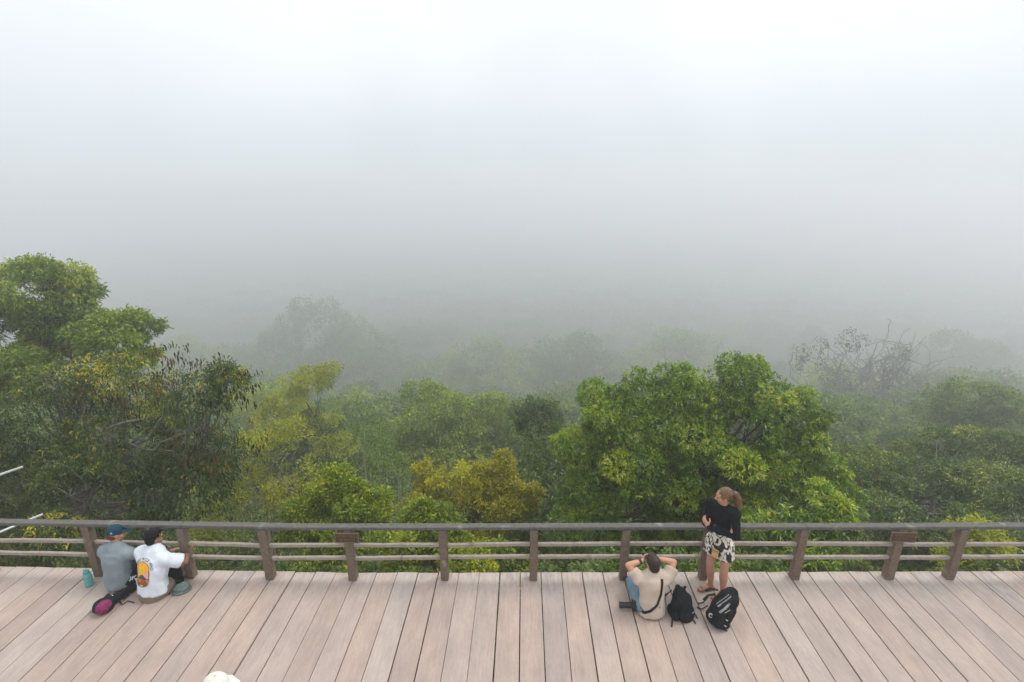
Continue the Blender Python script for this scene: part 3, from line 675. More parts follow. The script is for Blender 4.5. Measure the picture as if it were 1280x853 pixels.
# leaf litter and ground cover between them
rg = RG(70); n = 9000
yy = 6.3 + 40*rg.random(n)**1.7; xx = (rg.random(n)*2-1)*(1.25*yy+3)
P = np.array([(a, b, ground_z(a, b)+.1) for a, b in zip(xx, yy)]); Nn = np.tile([0, 0, 1.0], (n, 1)); T = rg.normal(.4, .2, n)
tag(link_mesh('undergrowth', leaf_cloud('undergrowth', P, Nn, T, 6, .28, .12, .25, .2, .3, rg), LM_under), 'low leafy undergrowth covering the slope below the deck', 'undergrowth', kind='stuff')

# valley forest: individual trees, then an unbroken far canopy
G = [('broad hazy tree standing in the foggy valley', 'broad trees fading into the valley fog'), ('rounded green tree standing in the foggy valley', 'rounded trees fading into the valley fog'),
     ('yellowish tree standing in the foggy valley', 'yellowish trees fading into the valley fog'), ('dark narrow tree standing in the foggy valley', 'dark trees fading into the valley fog')]
far = [proto_tree('valley_tree', G[0][0], 'tree', G[0][1], LM_mid, BK_grey, 80, 15, 6.0, 1500, 6, (.52, .24), .6, 7, .3, .3),
       proto_tree('valley_tree', G[1][0], 'tree', G[1][1], LM_mid, BK_brown, 81, 14, 4.6, 1300, 6, (.48, .22), .8, 6, .28, .28),
       proto_tree('valley_tree', G[2][0], 'tree', G[2][1], LM_lime, BK_grey, 82, 14, 4.8, 1300, 6, (.48, .22), .65, 6, .28, .28),
       proto_tree('valley_tree', G[3][0], 'tree', G[3][1], LM_dark, BK_brown, 83, 16, 4.4, 1300, 6, (.50, .22), .95, 6, .28, .28)]
far_h = [15, 14, 14, 16]; used = [False]*4; rs = random.Random(21); cnt = 0
y = 27.0
while y < 350 and cnt < 290:
    step = 7.5 + (y-27)*.068
    x = -1.12*y-4+rs.uniform(0, 3)
    while x < 1.12*y+4:
        xx, yy_ = x+rs.uniform(-1.5, 1.5), y+rs.uniform(-.32, .32)*step
        ok = True
        if y < 48 and (-16 < xx < 0.5 or 9 < xx < 60): ok = False
        if ok:
            k = rs.choices([0, 1, 2, 3], [4, 4, 1.2, 3])[0]; sc = rs.choice([.65, .8, .95, 1.1, 1.25, 1.4])*rs.uniform(.9, 1.1)*(1.15+(y-27)*.0085)
            hz_ = far_h[k]
            lim = 492 if yy_ < 50 else (470 if yy_ < 110 else 438)
            gzz = ground_z(xx, yy_)-.2
            v_ = np.array((xx, yy_, gzz+hz_*sc))-CAM; pyt = 426.5-F_PX*(v_@upv)/(v_@fw)
            if pyt < lim:
                sc *= max(.55, 1-(lim-pyt)/F_PX*dep((xx, yy_, gzz+5))/(hz_*sc))
                gzz -= max(0, 1.0) if pyt < lim-30 else 0
            loc = (xx, yy_, gzz)
            if not used[k]:
                far[k].location = loc; far[k].scale = (sc,)*3; used[k] = True
            else: copy_thing(far[k], loc, rs.uniform(0, 6.28), sc)
            cnt += 1
        x += step*rs.uniform(1.0, 1.7)*(1+(y-27)*.0005)
    y += step
# the tall hazy dome left of centre
lob = [px_lobe(400, 408, 44, 230, (1, 1, .8)), px_lobe(450, 430, 44, 227, (1, 1, .7)), px_lobe(350, 432, 36, 230, (1, 1, .7)), px_lobe(420, 465, 75, 224, (1, 1, .6)), px_lobe(480, 455, 34, 227, (1, 1, .7)), px_lobe(515, 470, 36, 226, (1, 1, .6)), px_lobe(310, 458, 34, 228, (1, 1, .6))]
tree('tall_valley_tree', 'tall dome of a tree fading into fog left of centre, highest in the valley', 'tree', lob, LM_mid, BK_grey, RG(90), n=5200, per=6, leaf=(1.3, .7), spread=.9, sub=(9, (.28, .45)), trunk_r=.9, limbs=16, twigs=1)
for k, (a, b_, rr1, y, lb) in enumerate([(600, 452, 52, 205, 'wide fog veiled tree in the valley above the golden bush'), (715, 446, 56, 215, 'wide fog veiled tree in the valley directly left of the great tree'),
        (850, 436, 56, 225, 'wide fog veiled tree in the valley above the great tree'), (1190, 440, 58, 220, 'wide fog veiled tree in the valley above the layered tree at far right'), (235, 448, 50, 215, 'wide fog veiled tree in the valley between the tallest tree and the hazy dome')]):
    lob = [px_lobe(a, b_, rr1*.7, y, (1, 1, .7)), px_lobe(a-rr1*.8, b_+18, rr1*.62, y, (1, 1, .7)), px_lobe(a+rr1*.75, b_+14, rr1*.66, y-3, (1, 1, .7)), px_lobe(a, b_+42, rr1, y-6, (1, 1, .6))]
    tree('valley_giant', lb, 'tree', lob, LM_mid if k % 2 else LM_top, BK_grey, RG(100+k), n=3000, per=6, leaf=(1.3, .7), spread=.9, sub=(8, (.28, .45)), trunk_r=.9, limbs=14, twigs=1)
rg = RG(91); n = 42000
yy = 335 + 740*rg.random(n)**1.5; xx = (rg.random(n)*2-1)*(1.15*yy)
xx = np.clip(xx, -690, 690)
z0 = np.array([ground_z(a, b) for a, b in zip(xx, yy)]) + 16 + 5*np.sin(xx*.07+yy*.03)*np.sin(yy*.08+1) + rg.normal(0, .8, n)
P = np.stack([xx, yy, z0], 1); Nn = np.tile([0, 0, 1.0], (n, 1))
tag(link_mesh('distant_forest', leaf_cloud('distant_forest', P, Nn, rg.normal(.35, .10, n), 5, 2.2, 1.4, 1.4, -.4, .2, rg), LM_mid), 'unbroken forest canopy lost in the fog at the back', 'forest', kind='stuff')

# ------------------------------------------------------------------ pale metal bars sticking out at the far left
M_metal = simple_mat('pale_galvanised_metal', (0.52, 0.56, 0.56), 0.45, 0.08, 20, metallic=0.25, spec=0.5)
a0, a1 = gy(28, 584, 8.6), gy(53.5, 643, 8.6)
pb = Vector((-11.6, 7.4, ground_z(-11.6, 7.4)))
mt = empty('metal_bracket', pb); tag(mt, 'pale metal bars slanting in beyond the railing at the far left', 'metal bars')
def dir_pt(tip, px, py):  # other end of a bar, on a nearer plane further left
    return gy(px, py, 7.4)
e0, e1 = gy(-70, 618, 7.4), gy(-70, 695, 7.4)
for tip, en in ((a0, e0), (a1, e1)):
    bm = bmesh.new(); tube(bm, [tip, tip.lerp(en, .5), en], .026, 10); bm_obj('bar', bm, M_metal, mt, smooth=True)
bm = bmesh.new(); tube(bm, [(e0.x, e0.y, ground_z(e0.x, e0.y)-.2), (e0.x, e0.y, e0.z+.15)], .045, 10); bm_obj('post', bm, M_metal, mt, smooth=True)

# ------------------------------------------------------------------ people
V = Vector
UP = V((0, 0, 1))
def unit(*a): return V(a).normalized()
def rotm(r, f, u): return Matrix((r, f, u)).transposed()
def right_of(f): return f.cross(UP).normalized()
def skin_mat(name, c): return simple_mat(name, c, 0.55, 0.08, 9, 0.1, 120, spec=0.35)
def cloth(name, c, var=0.12, rough=0.9): return simple_mat(name, c, rough, var, 7, 0.35, 160, spec=0.15)
M_eye = simple_mat('dark_eye', (0.02, 0.015, 0.012), 0.2, 0.05)

def hand(B, w, d, n, curl=0.5, thumb=1, s=1.0):
    d = d.normalized(); n = (n - d*n.dot(d)).normalized(); sd = d.cross(n)*thumb
    B.cap(w-d*.01, .026*s, w+d*.03*s, .032*s, sq=.62, side=sd); B.cap(w+d*.03*s, .034*s, w+d*.082*s, .036*s, sq=.45, side=sd)
    for k, (o, ln) in enumerate(((.027, .070), (.009, .080), (-.009, .075), (-.026, .058))):
        p = w + d*.088*s + sd*o*s; a = 0; r = .0092*s
        for j, fr in enumerate((.45, .31, .24)):
            a += curl*(.55+.25*j)*(1+.08*k)
            q = p + (d*math.cos(a)+n*math.sin(a))*ln*fr*s
            B.cap(p, r, q, r*.92, n=8); p = q; r *= .92
    p = w + d*.028*s + sd*.03*s; q = p + (d*.55+sd*.7+n*.35).normalized()*.042*s; B.cap(p, .013*s, q, .011*s, n=8)
    B.cap(q, .011*s, q + (d*.85+sd*.1+n*(.3+.4*curl)).normalized()*.034*s, .009*s, n=8)

def head(B, c, f, u, s=1.0):
    r = f.cross(u).normalized(); u = r.cross(f).normalized(); M = rotm(r, f, u)
    P = lambda a, b, cc: c + (r*a + f*b + u*cc)*s
    B.ell(P(0, -.012, .03), (.074*s, .094*s, .088*s), M)
    B.ell(P(0, .022, -.03), (.062*s, .072*s, .078*s), M)
    B.ell(P(0, .048, -.082), (.034*s, .034*s, .026*s), M)                      # chin
    B.cap(P(0, .088, .012), .009*s, P(0, .108, -.024), .014*s, n=8)             # nose
    B.cap(P(-.014, .098, -.028), .008*s, P(.014, .098, -.028), .008*s, n=8)
    B.cap(P(-.018, .083, -.054), .0075*s, P(.018, .083, -.054), .0075*s, n=8)   # lips
    B.cap(P(-.045, .080, .024), .009*s, P(.045, .080, .024), .009*s, n=8)       # brow
    for e in (-1, 1):
        B.ell(P(e*.073, -.005, -.012), (.011*s, .022*s, .032*s), M)             # ears
        B.ell(P(e*.045, .06, -.03), (.022*s, .022*s, .018*s), M)                # cheeks
    return r, u, P

def eyes(root, P, r, f, u, s=1.0):
    for e in (-1, 1):
        bm = bmesh.new(); rr_ = bmesh.ops.create_uvsphere(bm, u_segments=10, v_segments=8, radius=.0095*s)
        bmesh.ops.translate(bm, verts=rr_['verts'], vec=P(e*.031, .083, .008)); bm_obj('eye', bm, M_eye, root, smooth=True)

def torso(B, J, r, e=0.0, w=1.0, hem=None, top=True):
    B.cap(J['pelvis'], (.150+e)*w, J['waist'], (.132+e)*w, sq=.74, side=r, flat_a=bool(hem))
    if hem: B.cap(hem, (.152+e)*w, J['pelvis'], (.150+e)*w, sq=.76, side=r, flat_a=True)
    B.cap(J['waist'], (.132+e)*w, J['chest'], (.155+e)*w, sq=.72, side=r)
    B.cap(J['chest'], (.155+e)*w, J['neck']-(J['neck']-J['chest'])*.30, (.125+e)*w, sq=.66, side=r)
    for s in 'LR':
        B.cap(J['neck']-(J['neck']-J['chest'])*.18, .062+e, J['sh'+s], .060+e)
        B.cap(J['chest']+(J['sh'+s]-J['chest'])*.35, (.085+e)*w, J['sh'+s], .058+e)

def body(name, root, J, f, hf, hu, skin, hands, w=1.0, s=1.0, voxel=.008, feet=True):
    r = right_of(f); B = Blob()
    torso(B, J, r, 0, w*.96)
    B.chain([J['neck']-(J['neck']-J['chest'])*.12, J['neck'], J['head']-hu*.05], [.068, .056, .052])
    for sd in 'LR':
        B.chain([J['sh'+sd], J['sh'+sd].lerp(J['el'+sd], .45), J['el'+sd]], [.055*w, .048*w, .040])
        B.chain([J['el'+sd], J['el'+sd].lerp(J['wr'+sd], .3), J['wr'+sd]], [.041, .042, .026])
        d, n, c, th = hands[sd]; hand(B, J['wr'+sd], d, n, c, th)
        B.chain([J['hip'+sd], J['hip'+sd].lerp(J['kn'+sd], .5), J['kn'+sd]], [.092*w, .078*w, .056])
        B.chain([J['kn'+sd], J['kn'+sd].lerp(J['an'+sd], .32), J['kn'+sd].lerp(J['an'+sd], .75), J['an'+sd]], [.055, .057, .040, .034])
        t = J['toe'+sd]; a = J['an'+sd]; fd = (t-a); heel = a - V((fd.x, fd.y, 0)).normalized()*.045 + V((0, 0, -.05))
        B.cap(a, .034, heel, .028); B.cap(heel, .028, t, .03, sq=.7, side=V((fd.y, -fd.x, 0))); B.cap(a-UP*.01, .033, t, .028, sq=.6, side=V((fd.y, -fd.x, 0)))
        if feet:
            sv = V((fd.y, -fd.x, 0)).normalized(); fn = V((fd.x, fd.y, 0)).normalized()
            for k, o in enumerate((-.03, -.015, 0, .014, .027)):
                B.cap(t+sv*o, .011, t+sv*o+fn*(.038-.004*abs(o/.015)), .009, n=8)
    hr, hu2, P = head(B, J['head'], hf, hu, s)
    o = B.build('body', skin, root, voxel, 2)
    eyes(root, P, hr, hf, hu2, s)
    return P, hr, hu2

def bvh_of(o):
    rl = V((0, 0, 0)); p = o
    while p is not None: rl += p.location; p = p.parent
    return BVHTree.FromPolygons([v.co+rl for v in o.data.vertices], [tuple(p.vertices) for p in o.data.polygons])

def ribbon_on(name, bvhs, pts, cast, wid, off, mat, parent, n=40, thick=.004):
    """a strap that lies on the surfaces below it"""
    pts = [V(p) for p in pts]; path = []
    for i in range(n+1):
        t = i/n*(len(pts)-1); j = min(int(t), len(pts)-2); path.append(pts[j].lerp(pts[j+1], t-j))
    def drop(p):
        best = None
        for b in bvhs:
            h = b.ray_cast(p-cast*1.0, cast)
            if h[0] is not None and (best is None or (h[0]-p).dot(cast) < (best-p).dot(cast)): best = h[0]
        return (best - cast*off) if best is not None else p
    bm = bmesh.new(); rings = []
    for i, p in enumerate(path):
        d = (path[min(i+1, n)]-path[max(i-1, 0)]).normalized(); sd = d.cross(cast).normalized()
        a, b = drop(p-sd*wid/2), drop(p+sd*wid/2)
        rings.append([bm.verts.new(q) for q in (a, b, b-cast*thick, a-cast*thick)])
    for q, s_ in zip(rings, rings[1:]):
        for m_ in range(4): bm.faces.new((q[m_], q[(m_+1) % 4], s_[(m_+1) % 4], s_[m_]))
    bmesh.ops.recalc_face_normals(bm, faces=bm.faces)
    return bm_obj(name, bm, mat, parent)

def seated(px, py, f, back, lean, hf_off, shw, neckz=.57, headz=.77, side=0.0):
    f = unit(*f, 0); r = right_of(f); S = gz(px, py) + f*back
    J = dict(pelvis=S+UP*.12, waist=S+UP*.27+f*(lean*.15-.01), chest=S+UP*.43+f*lean*.55, neck=S+UP*neckz+f*lean+r*side)
    J['head'] = S+UP*headz+f*(lean+hf_off)+r*side
    for s, k in (('L', -1), ('R', 1)):
        J['sh'+s] = J['neck']-UP*.055+r*k*shw - f*.01
        J['hip'+s] = S+UP*.10+r*k*.10+f*.03
    return S, f, r, J

# ---- seated person in grey long sleeves and cap
SK_tan, SK_brown, SK_fair = skin_mat('tan_skin', (0.42, 0.23, 0.15)), skin_mat('brown_skin', (0.26, 0.14, 0.085)), skin_mat('fair_skin', (0.50, 0.26, 0.175))
S, f, r, J = seated(143, 740, (.12, 1), .11, .07, .06, .19, .585, .79, -.0)
ro = empty('person', S); tag(ro, 'seated person in grey long sleeved top, black printed shorts and dark teal cap', 'person', None)
J.update(elR=J['shR']+r*.19+f*.15-UP*.12, wrR=J['shR']+r*.30+f*.27-UP*.02, elL=J['shL']-r*.06+f*.12-UP*.24, wrL=J['shL']+r*.05+f*.27-UP*.30,
         knL=S+f*.40-r*.10+UP*.10, anL=S+f*.44-r*.10-UP*.30, toeL=S+f*.56-r*.11-UP*.38,
         knR=S+f*.16+r*.40+UP*.13, anR=S+f*.30+r*.06+UP*.055, toeR=S+f*.36-r*.08+UP*.035)
hf = unit(.75, .62, -.16); hu = (UP - hf*hf.z).normalized()
hands = dict(R=(r*.6+f*.6-UP*.2, -UP, .5, -1), L=(f+r*.3-UP*.2, -UP, .6, 1))
P, hr, hu2 = body('p', ro, J, f, hf, hu, SK_tan, hands)
M_greytop = cloth('grey_jersey', (0.22, 0.265, 0.30), .08)
B = Blob(); torso(B, J, r, .027, 1.08, hem=S+UP*.035-f*.01)
for sd in 'LR':
    B.chain([J['sh'+sd], J['el'+sd], J['wr'+sd]], [.076, .062, .044]); 
B.cap(J['neck']-UP*.045-f*.03, .085, J['neck']-UP*.005, .074, flat_b=True)
shirtA = B.build('shirt', M_greytop, ro, .011, 3, .010, 7, (1, 1, .5))
M_blackpr = cloth('black_shorts_cloth', (0.014, 0.016, 0.02), .3)
B = Blob(); B.cap(S+UP*.05, .155, S+UP*.17, .15, sq=.78, side=r)
for sd in 'LR': B.cap(J['hip'+sd], .115, J['hip'+sd].lerp(J['kn'+sd], .92), .085, flat_b=True)
shortsA = B.build('shorts', M_blackpr, ro, .011, 3, .005, 9)
M_print = cloth('white_print', (0.55, 0.58, 0.58), .1)
bvA = bvh_of(shortsA); down = (V((0, 0, 0))-V((0, -1, .9)))*-1; down = V((0, .75, -.66)).normalized()
h0, k0 = J['hipR'], J['knR']
def pr(u, v):  # u along the thigh, v up the outside of the leg
    return h0.lerp(k0, u) + UP*v
for q, st in enumerate(([(.30, .02), (.34, -.03), (.30, -.06)], [(.38, .02), (.40, -.05)], [(.38, -.02), (.50, .02)], [(.46, -.03), (.58, -.05)], [(.52, -.04), (.54, -.08), (.60, -.08), (.61, -.045)], [(.66, .01), (.80, .035)], [(.66, -.03), (.80, -.01)], [(.70, -.06), (.82, -.05)])):
    ribbon_on('printed_mark', [bvA], [pr(*p) for p in st], down, .013, .001, M_print, shortsA, 12, .001)
M_cap = cloth('dark_teal_cap', (0.012, 0.055, 0.085), .2); M_bill = cloth('teal_cap_bill', (0.02, 0.13, 0.19), .15)
HM = rotm(hr, hf, hu2)
B = Blob(); B.ell(P(0, -.012, .055), (.082, .104, .083), HM); B.ell(P(0, -.012, .03), (.083, .104, .045), HM); capo = B.build('cap', M_cap, ro, .007, 2)
B = Blob(); B.cap(P(0, .08, .045), .070, P(0, .115, .034), .060, sq=.15, side=hr); B.build('bill', M_bill, capo, .006, 2)
B = Blob(); B.ell(P(0, -.05, -.03), (.066, .058, .055), HM); B.build('hair', simple_mat('auburn_hair', (0.10, 0.03, 0.02), .6, .3, 30), ro, .008, 2, .004, 40)
ribbon_on('cap_badge', [bvh_of(capo)], [P(.06, -.055, .065), P(.06, -.05, .045)], (-hr*.7+hf*.6).normalized(), .022, .001, M_print, capo, 4, .001)

# ---- seated person in white T-shirt with the round print
S, f, r, J = seated(183, 751, (.30, .95), .13, .12, .06, .21, .60, .79, -.03)
S2 = S
ro = empty('person', S); tag(ro, 'seated dark haired person in white T-shirt with sunrise print on the back', 'person')
J.update(elR=J['shR']+r*.14+f*.17-UP*.14, wrR=J['shR']-r*.02+f*.33-UP*.10, elL=J['shL']-r*.08+f*.14-UP*.22, wrL=J['shL']+r*.06+f*.30-UP*.22,
         knL=S+f*.38-r*.12+UP*.12, anL=S+f*.42-r*.12-UP*.28, toeL=S+f*.54-r*.12-UP*.36,
         knR=S+f*.40+r*.06+UP*.10, anR=S+f*.44+r*.06-UP*.30, toeR=S+f*.56+r*.06-UP*.38)
hf = unit(.62, .76, -.12); hu = (UP-hf*hf.z).normalized()
hands = dict(R=(f-UP*.3-r*.4, -UP, .7, -1), L=(f+r*.3, -UP, .6, 1))
P, hr, hu2 = body('p', ro, J, f, hf, hu, SK_brown, hands, 1.12)
M_white = cloth('white_cotton', (0.64, 0.70, 0.78), .05)
B = Blob(); torso(B, J, r, .042, 1.16, hem=S+UP*.085)
B.cap(J['shR'], .088, J['shR'].lerp(J['elR'], .80), .098, flat_b=True); B.cap(J['shL'], .088, J['shL'].lerp(J['elL'], .75), .092, flat_b=True)
B.cap(J['neck']-UP*.04-f*.03, .088, J['neck'], .076, flat_b=True)
shirtB = B.build('shirt', M_white, ro, .011, 3, .008, 7, (1, 1, .55))
M_khaki = cloth('khaki_shorts_cloth', (0.20, 0.165, 0.13), .15)
B = Blob(); B.cap(S+UP*.068-f*.015, .205, S+UP*.14, .165, sq=.82, side=r)
for sd in 'LR': B.cap(J['hip'+sd], .125, J['hip'+sd].lerp(J['kn'+sd], .95), .092, flat_b=True)
B.build('shorts', M_khaki, ro, .011, 3, .005, 9)
HM = rotm(hr, hf, hu2)
B = Blob(); B.ell(P(0, -.030, .045), (.084, .100, .088), HM); B.ell(P(0, -.055, -.015), (.075, .062, .07), HM); B.ell(P(0, .01, .09), (.062, .07, .038), HM)
B.build('hair', simple_mat('black_hair', (0.007, 0.007, 0.008), .7, .3, 30, spec=.15), ro, .008, 1, .006, 35)
# sunrise print: a capsule shaped badge of coloured cloth fields lying on the back
bvB = bvh_of(shirtB)
back = (f*.93 - UP*.25).normalized()
bc = S + UP*.45 - f*.25 + r*.0
def fields(u, v):
    u, v = u*.8, v*.8; rad = math.hypot(u, v-.045)
    if v < -.045:
        if v < -.115: return 7 if abs(u) > .02 else 8
        if v > -.06+.03*math.sin(u*60) : return 6
        return 5 if abs(u) < .045 and v > -.10+abs(u)*.8 else 7
    if v < -.015+.022*math.sin(u*48+1.0): return 4 if u < .035 else 9
    if v < .035 and (abs(u+.06) < .025 or abs(u-.06) < .028): return 3
    if rad < .045: return 1
    a = math.atan2(v-.03, u)
    return 2 if math.sin(a*18) > 0 else 1
mats = [simple_mat('print_colour', c, .9, .06) for c in ((0.17, 0.12, 0.05), (0.75, 0.46, 0.02), (0.80, 0.32, 0.05), (0.75, 0.36, 0.34), (0.03, 0.11, 0.08), (0.62, 0.06, 0.03), (0.50, 0.20, 0.10), (0.22, 0.10, 0.035), (0.62, 0.42, 0.26), (0.05, 0.05, 0.16))]
M_trim = simple_mat('print_trim', (0.62, 0.57, 0.46), .9, .05)
mats.append(M_trim)
bm = bmesh.new(); NU, NV = 40, 60; hw, hh = .122, .190; vd = {}
def inside(u, v, g=0.0):
    q = max(0, abs(v)-(hh-hw)); return math.hypot(u, q) < hw-g
def onback(u, v, off): 
    p = bc + r*u + UP*v
    h = bvB.ray_cast(p-back*.6, back)
    return (h[0] if h[0] is not None else p) - back*off
for j in range(NV):
    for i in range(NU):
        u, v = (i+.5)/NU*2*hw-hw, (j+.5)/NV*2*hh-hh
        if not inside(u, v): continue
        vs_ = []
        for di, dj in ((0, 0), (1, 0), (1, 1), (0, 1)):
            k = (i+di, j+dj)
            if k not in vd: vd[k] = bm.verts.new(onback((i+di)/NU*2*hw-hw, (j+dj)/NV*2*hh-hh, .0025))
            vs_.append(vd[k])
        fc = bm.faces.new(vs_)
        fc.material_index = 10 if not inside(u, v, .009) else (0 if not inside(u, v, .017) else fields(u, v))
bm_obj('shirt_print', bm, mats, shirtB)
M_ink = simple_mat('print_ink', (0.05, 0.05, 0.07), .9, .05)
words = 'INVEST IN OUR WORLD'
full = bmesh.new()
for k, ch in enumerate(words):
    if ch == ' ': continue
    a = R(168 - k*(156/(len(words)-1))); rad = hw+.020
    me = text_mesh(ch, .044)
    ct = V((math.cos(a)*rad, 0, math.sin(a)*rad + (hh-hw)))
    nv = [v.co.copy() for v in me.vertices]
    for v, c in zip(me.vertices, nv):
        t = a-math.pi/2; x, y = c.x*math.cos(t)-c.y*math.sin(t), c.x*math.sin(t)+c.y*math.cos(t)
        v.co = onback(ct.x+x, ct.z+y, .003 if c.z > 0 else .001)
    full.from_mesh(me); bpy.data.meshes.remove(me)
bm_obj('lettering', full, M_ink, shirtB)

# ---- seated man with raised elbows
S, f, r, J = seated(817, 775, (-.10, 1), .115, .075, .045, .20, .54, .69, .015)
ro = empty('person', S); tag(ro, 'man seated on the deck in beige T-shirt and jeans, both elbows raised', 'person')
J['shL'] += UP*.03; J['shR'] += UP*.03
J.update(elR=J['shR']+r*.11+f*.10+UP*.14, elL=J['shL']-r*.115+f*.10+UP*.13,
         knL=S+f*.32-r*.175+UP*.22, anL=S+f*.46-r*.12+UP*.085, toeL=S+f*.60-r*.17+UP*.04,
         knR=S+f*.34+r*.20+UP*.34, anR=S+f*.48+r*.12+UP*.085, toeR=S+f*.62+r*.13+UP*.04)
hf = unit(-.16, 1, -.10); hu = (UP-hf*hf.z).normalized(); hr_ = hf.cross(hu).normalized()
J['wrL'] = J['head']-hr_*.115+hf*.075+UP*.0; J['wrR'] = J['head']+hr_*.105+hf*.09-UP*.0
hands = dict(L=(hf*.7+hr_*.55, hr_, .7, -1), R=(hf*.7-hr_*.55, -hr_, .7, 1))
P, hr, hu2 = body('p', ro, J, f, hf, hu, SK_fair, hands, 1.05)
M_beige = cloth('beige_cotton', (0.50, 0.415, 0.35), .07)
B = Blob(); torso(B, J, r, .024, 1.02, hem=S+UP*.02-f*.01)
for sd in 'LR': B.cap(J['sh'+sd], .085, J['sh'+sd].lerp(J['el'+sd], .62), .082, flat_b=True)
B.cap(J['neck']-UP*.04-f*.02, .082, J['neck'], .07, flat_b=True)
shirtC = B.build('shirt', M_beige, ro, .011, 3, .010, 7.5, (1, 1, .6))
M_jean = cloth('blue_denim', (0.13, 0.215, 0.28), .2)
B = Blob(); B.cap(S+UP*.08+f*.02, .165, S+UP*.15, .155, sq=.8, side=r)
for sd in 'LR':
    B.cap(J['hip'+sd], .112, J['kn'+sd], .078); B.cap(J['kn'+sd], .078, J['an'+sd]+UP*.02, .062, flat_b=True)
B.build('jeans', M_jean, ro, .011, 3, .006, 10)
for sd in 'LR':
    B = Blob(); a, t = J['an'+sd], J['toe'+sd]; fd = V((t.x-a.x, t.y-a.y, 0)).normalized()
    B.cap(V((a.x, a.y, .055))-fd*.05, .045, V((t.x, t.y, .045))+fd*.03, .042, sq=.8, side=right_of(fd)); B.cap(a-UP*.03, .046, a+UP*.02, .046); B.build('shoe', cloth('dark_shoe', (.03, .03, .032)), ro, .009, 2)
HM = rotm(hr, hf, hu2)
B = Blob(); B.ell(P(0, -.026, .045), (.082, .102, .086), HM); B.ell(P(0, -.06, -.02), (.066, .055, .07), HM); B.ell(P(0, .03, .09), (.06, .06, .035), HM)
B.build('hair', simple_mat('dark_brown_hair', (0.022, 0.014, 0.010), .55, .35, 35, spec=.4), ro, .008, 1, .006, 38)
wd = (J['wrL']-J['elL']).normalized()
bm = bmesh.new(); tube(bm, [J['wrL']-wd*.045, J['wrL']-wd*.015], .034, 14); box(bm, J['wrL']-wd*.03-hf*.034-UP*.0, (.03, .014, .03), None, .004)
M_black = simple_mat('black_plastic', (0.012, 0.013, 0.015), .4, .2, 20, spec=.4)
bm_obj('wristband', bm, M_black, ro)
# small binoculars held to his eyes
bt = empty('binoculars', P(0, .16, .0)); tag(bt, 'small black binoculars held up to the face of the man in beige', 'binoculars')
for e in (-1, 1):
    bm = bmesh.new(); tube(bm, [P(e*.033, .115, .006), P(e*.033, .13, .006), P(e*.034, .15, .004), P(e*.036, .205, .0), P(e*.036, .225, .0)], [.014, .017, .019, .024, .024], 14); bm_obj('barrel', bm, M_black, bt, smooth=True)
bm = bmesh.new(); box(bm, P(0, .165, .004), (.045, .05, .018), HM, .004); bm_obj('bridge', bm, M_black, bt)
# camera hanging at his left hip on a strap across the back
M_strap = cloth('black_webbing', (0.02, 0.02, 0.022), .2)
cb = gz(793, 757, .09); cl_dir = unit(-.93, .12, -.10)
ct = empty('camera', V((cb.x, cb.y, 0))); tag(ct, 'black camera with long lens resting at the left hip of the man in beige', 'camera')
Mc = rotm(cl_dir.cross(UP).normalized()*-1, cl_dir, UP)
cx_, cf_ = cl_dir.cross(UP).normalized(), cl_dir
B = Blob(); B.box(cb+cf_*.0+UP*.0, (.13, .055, .095), rotm(cx_, cf_, cx_.cross(cf_)), .012); B.box(cb+UP*.058, (.05, .05, .035), rotm(cx_, cf_, cx_.cross(cf_)), .01); B.cap(cb+cx_*.05-UP*.03+cf_*.01, .028, cb+cx_*.05+UP*.035+cf_*.01, .026)
B.build('camera_body', M_black, ct, .005, 2)
bm = bmesh.new(); q = [cb+cf_*t for t in (.02, .05, .055, .10, .105, .16, .165, .20)]; tube(bm, q, [.036, .036, .040, .040, .037, .039, .043, .043], 18); bm_obj('lens', bm, M_black, ct)
bm = bmesh.new(); tube(bm, [cb+cf_*.2005, cb+cf_*.203], .034, 18); bm_obj('lens_glass', bm, simple_mat('lens_glass', (0.02, 0.025, 0.035), .05, .05, spec=.8), ct)
bvC = bvh_of(shirtC)
p0 = J['neck']+r*.085-UP*.005-f*.04
ribbon_on('strap', [bvC], [p0, S+UP*.38-f*.1+r*.075, S+UP*.24-f*.1+r*.03, S+UP*.15-f*.1-r*.06, S+UP*.11-f*.1-r*.14, cb+UP*.04+cx_*.05], (f*.9-UP*.42).normalized(), .034, .004, M_strap, ct, 60)

# ---- standing woman
hgt = 1.0
ROOT = V((2.665, 5.70, 0)); fB = unit(-.72, -.69, 0); rB = right_of(fB)
wf = V((2.70, 5.70, 0))
ro = empty('person', ROOT); tag(ro, 'woman standing with crossed arms in black top and patterned shorts, looking left', 'person')
pel = V((2.675, 5.69, .90)); J = dict(pelvis=pel, waist=pel+UP*.14+V((-.005, .0, 0)), chest=pel+UP*.33+V((-.03, .01, 0)), neck=pel+UP*.545+V((-.025, .0, 0)))
J['head'] = pel+UP*.685+V((-.045, -.01, 0))
for s, k in (('L', -1), ('R', 1)):
    J['sh'+s] = J['neck']-UP*.055+rB*k*.165; J['hip'+s] = pel-UP*.03+rB*k*.088
J.update(elR=J['shR']+rB*.0+fB*.09-UP*.265, elL=J['shL']-rB*.07+fB*.05-UP*.275)
J['wrR'] = J['elL']+fB*.055+rB*.075+UP*.04; J['wrL'] = J['elR']+fB*.13-rB*.10+UP*.055
J.update(anR=V((2.665, 5.765, .085)), toeR=V((2.535, 5.745, .035)), anL=V((2.785, 5.64, .085)), toeL=V((2.665, 5.60, .035)))
J['knR'] = J['hipR'].lerp(J['anR'], .5)+V((-.035, -.02, 0)); J['knL'] = J['hipL'].lerp(J['anL'], .5)+V((-.02, -.03, 0))
hf = unit(-1, .12, -.20); hu = (UP-hf*hf.z).normalized()
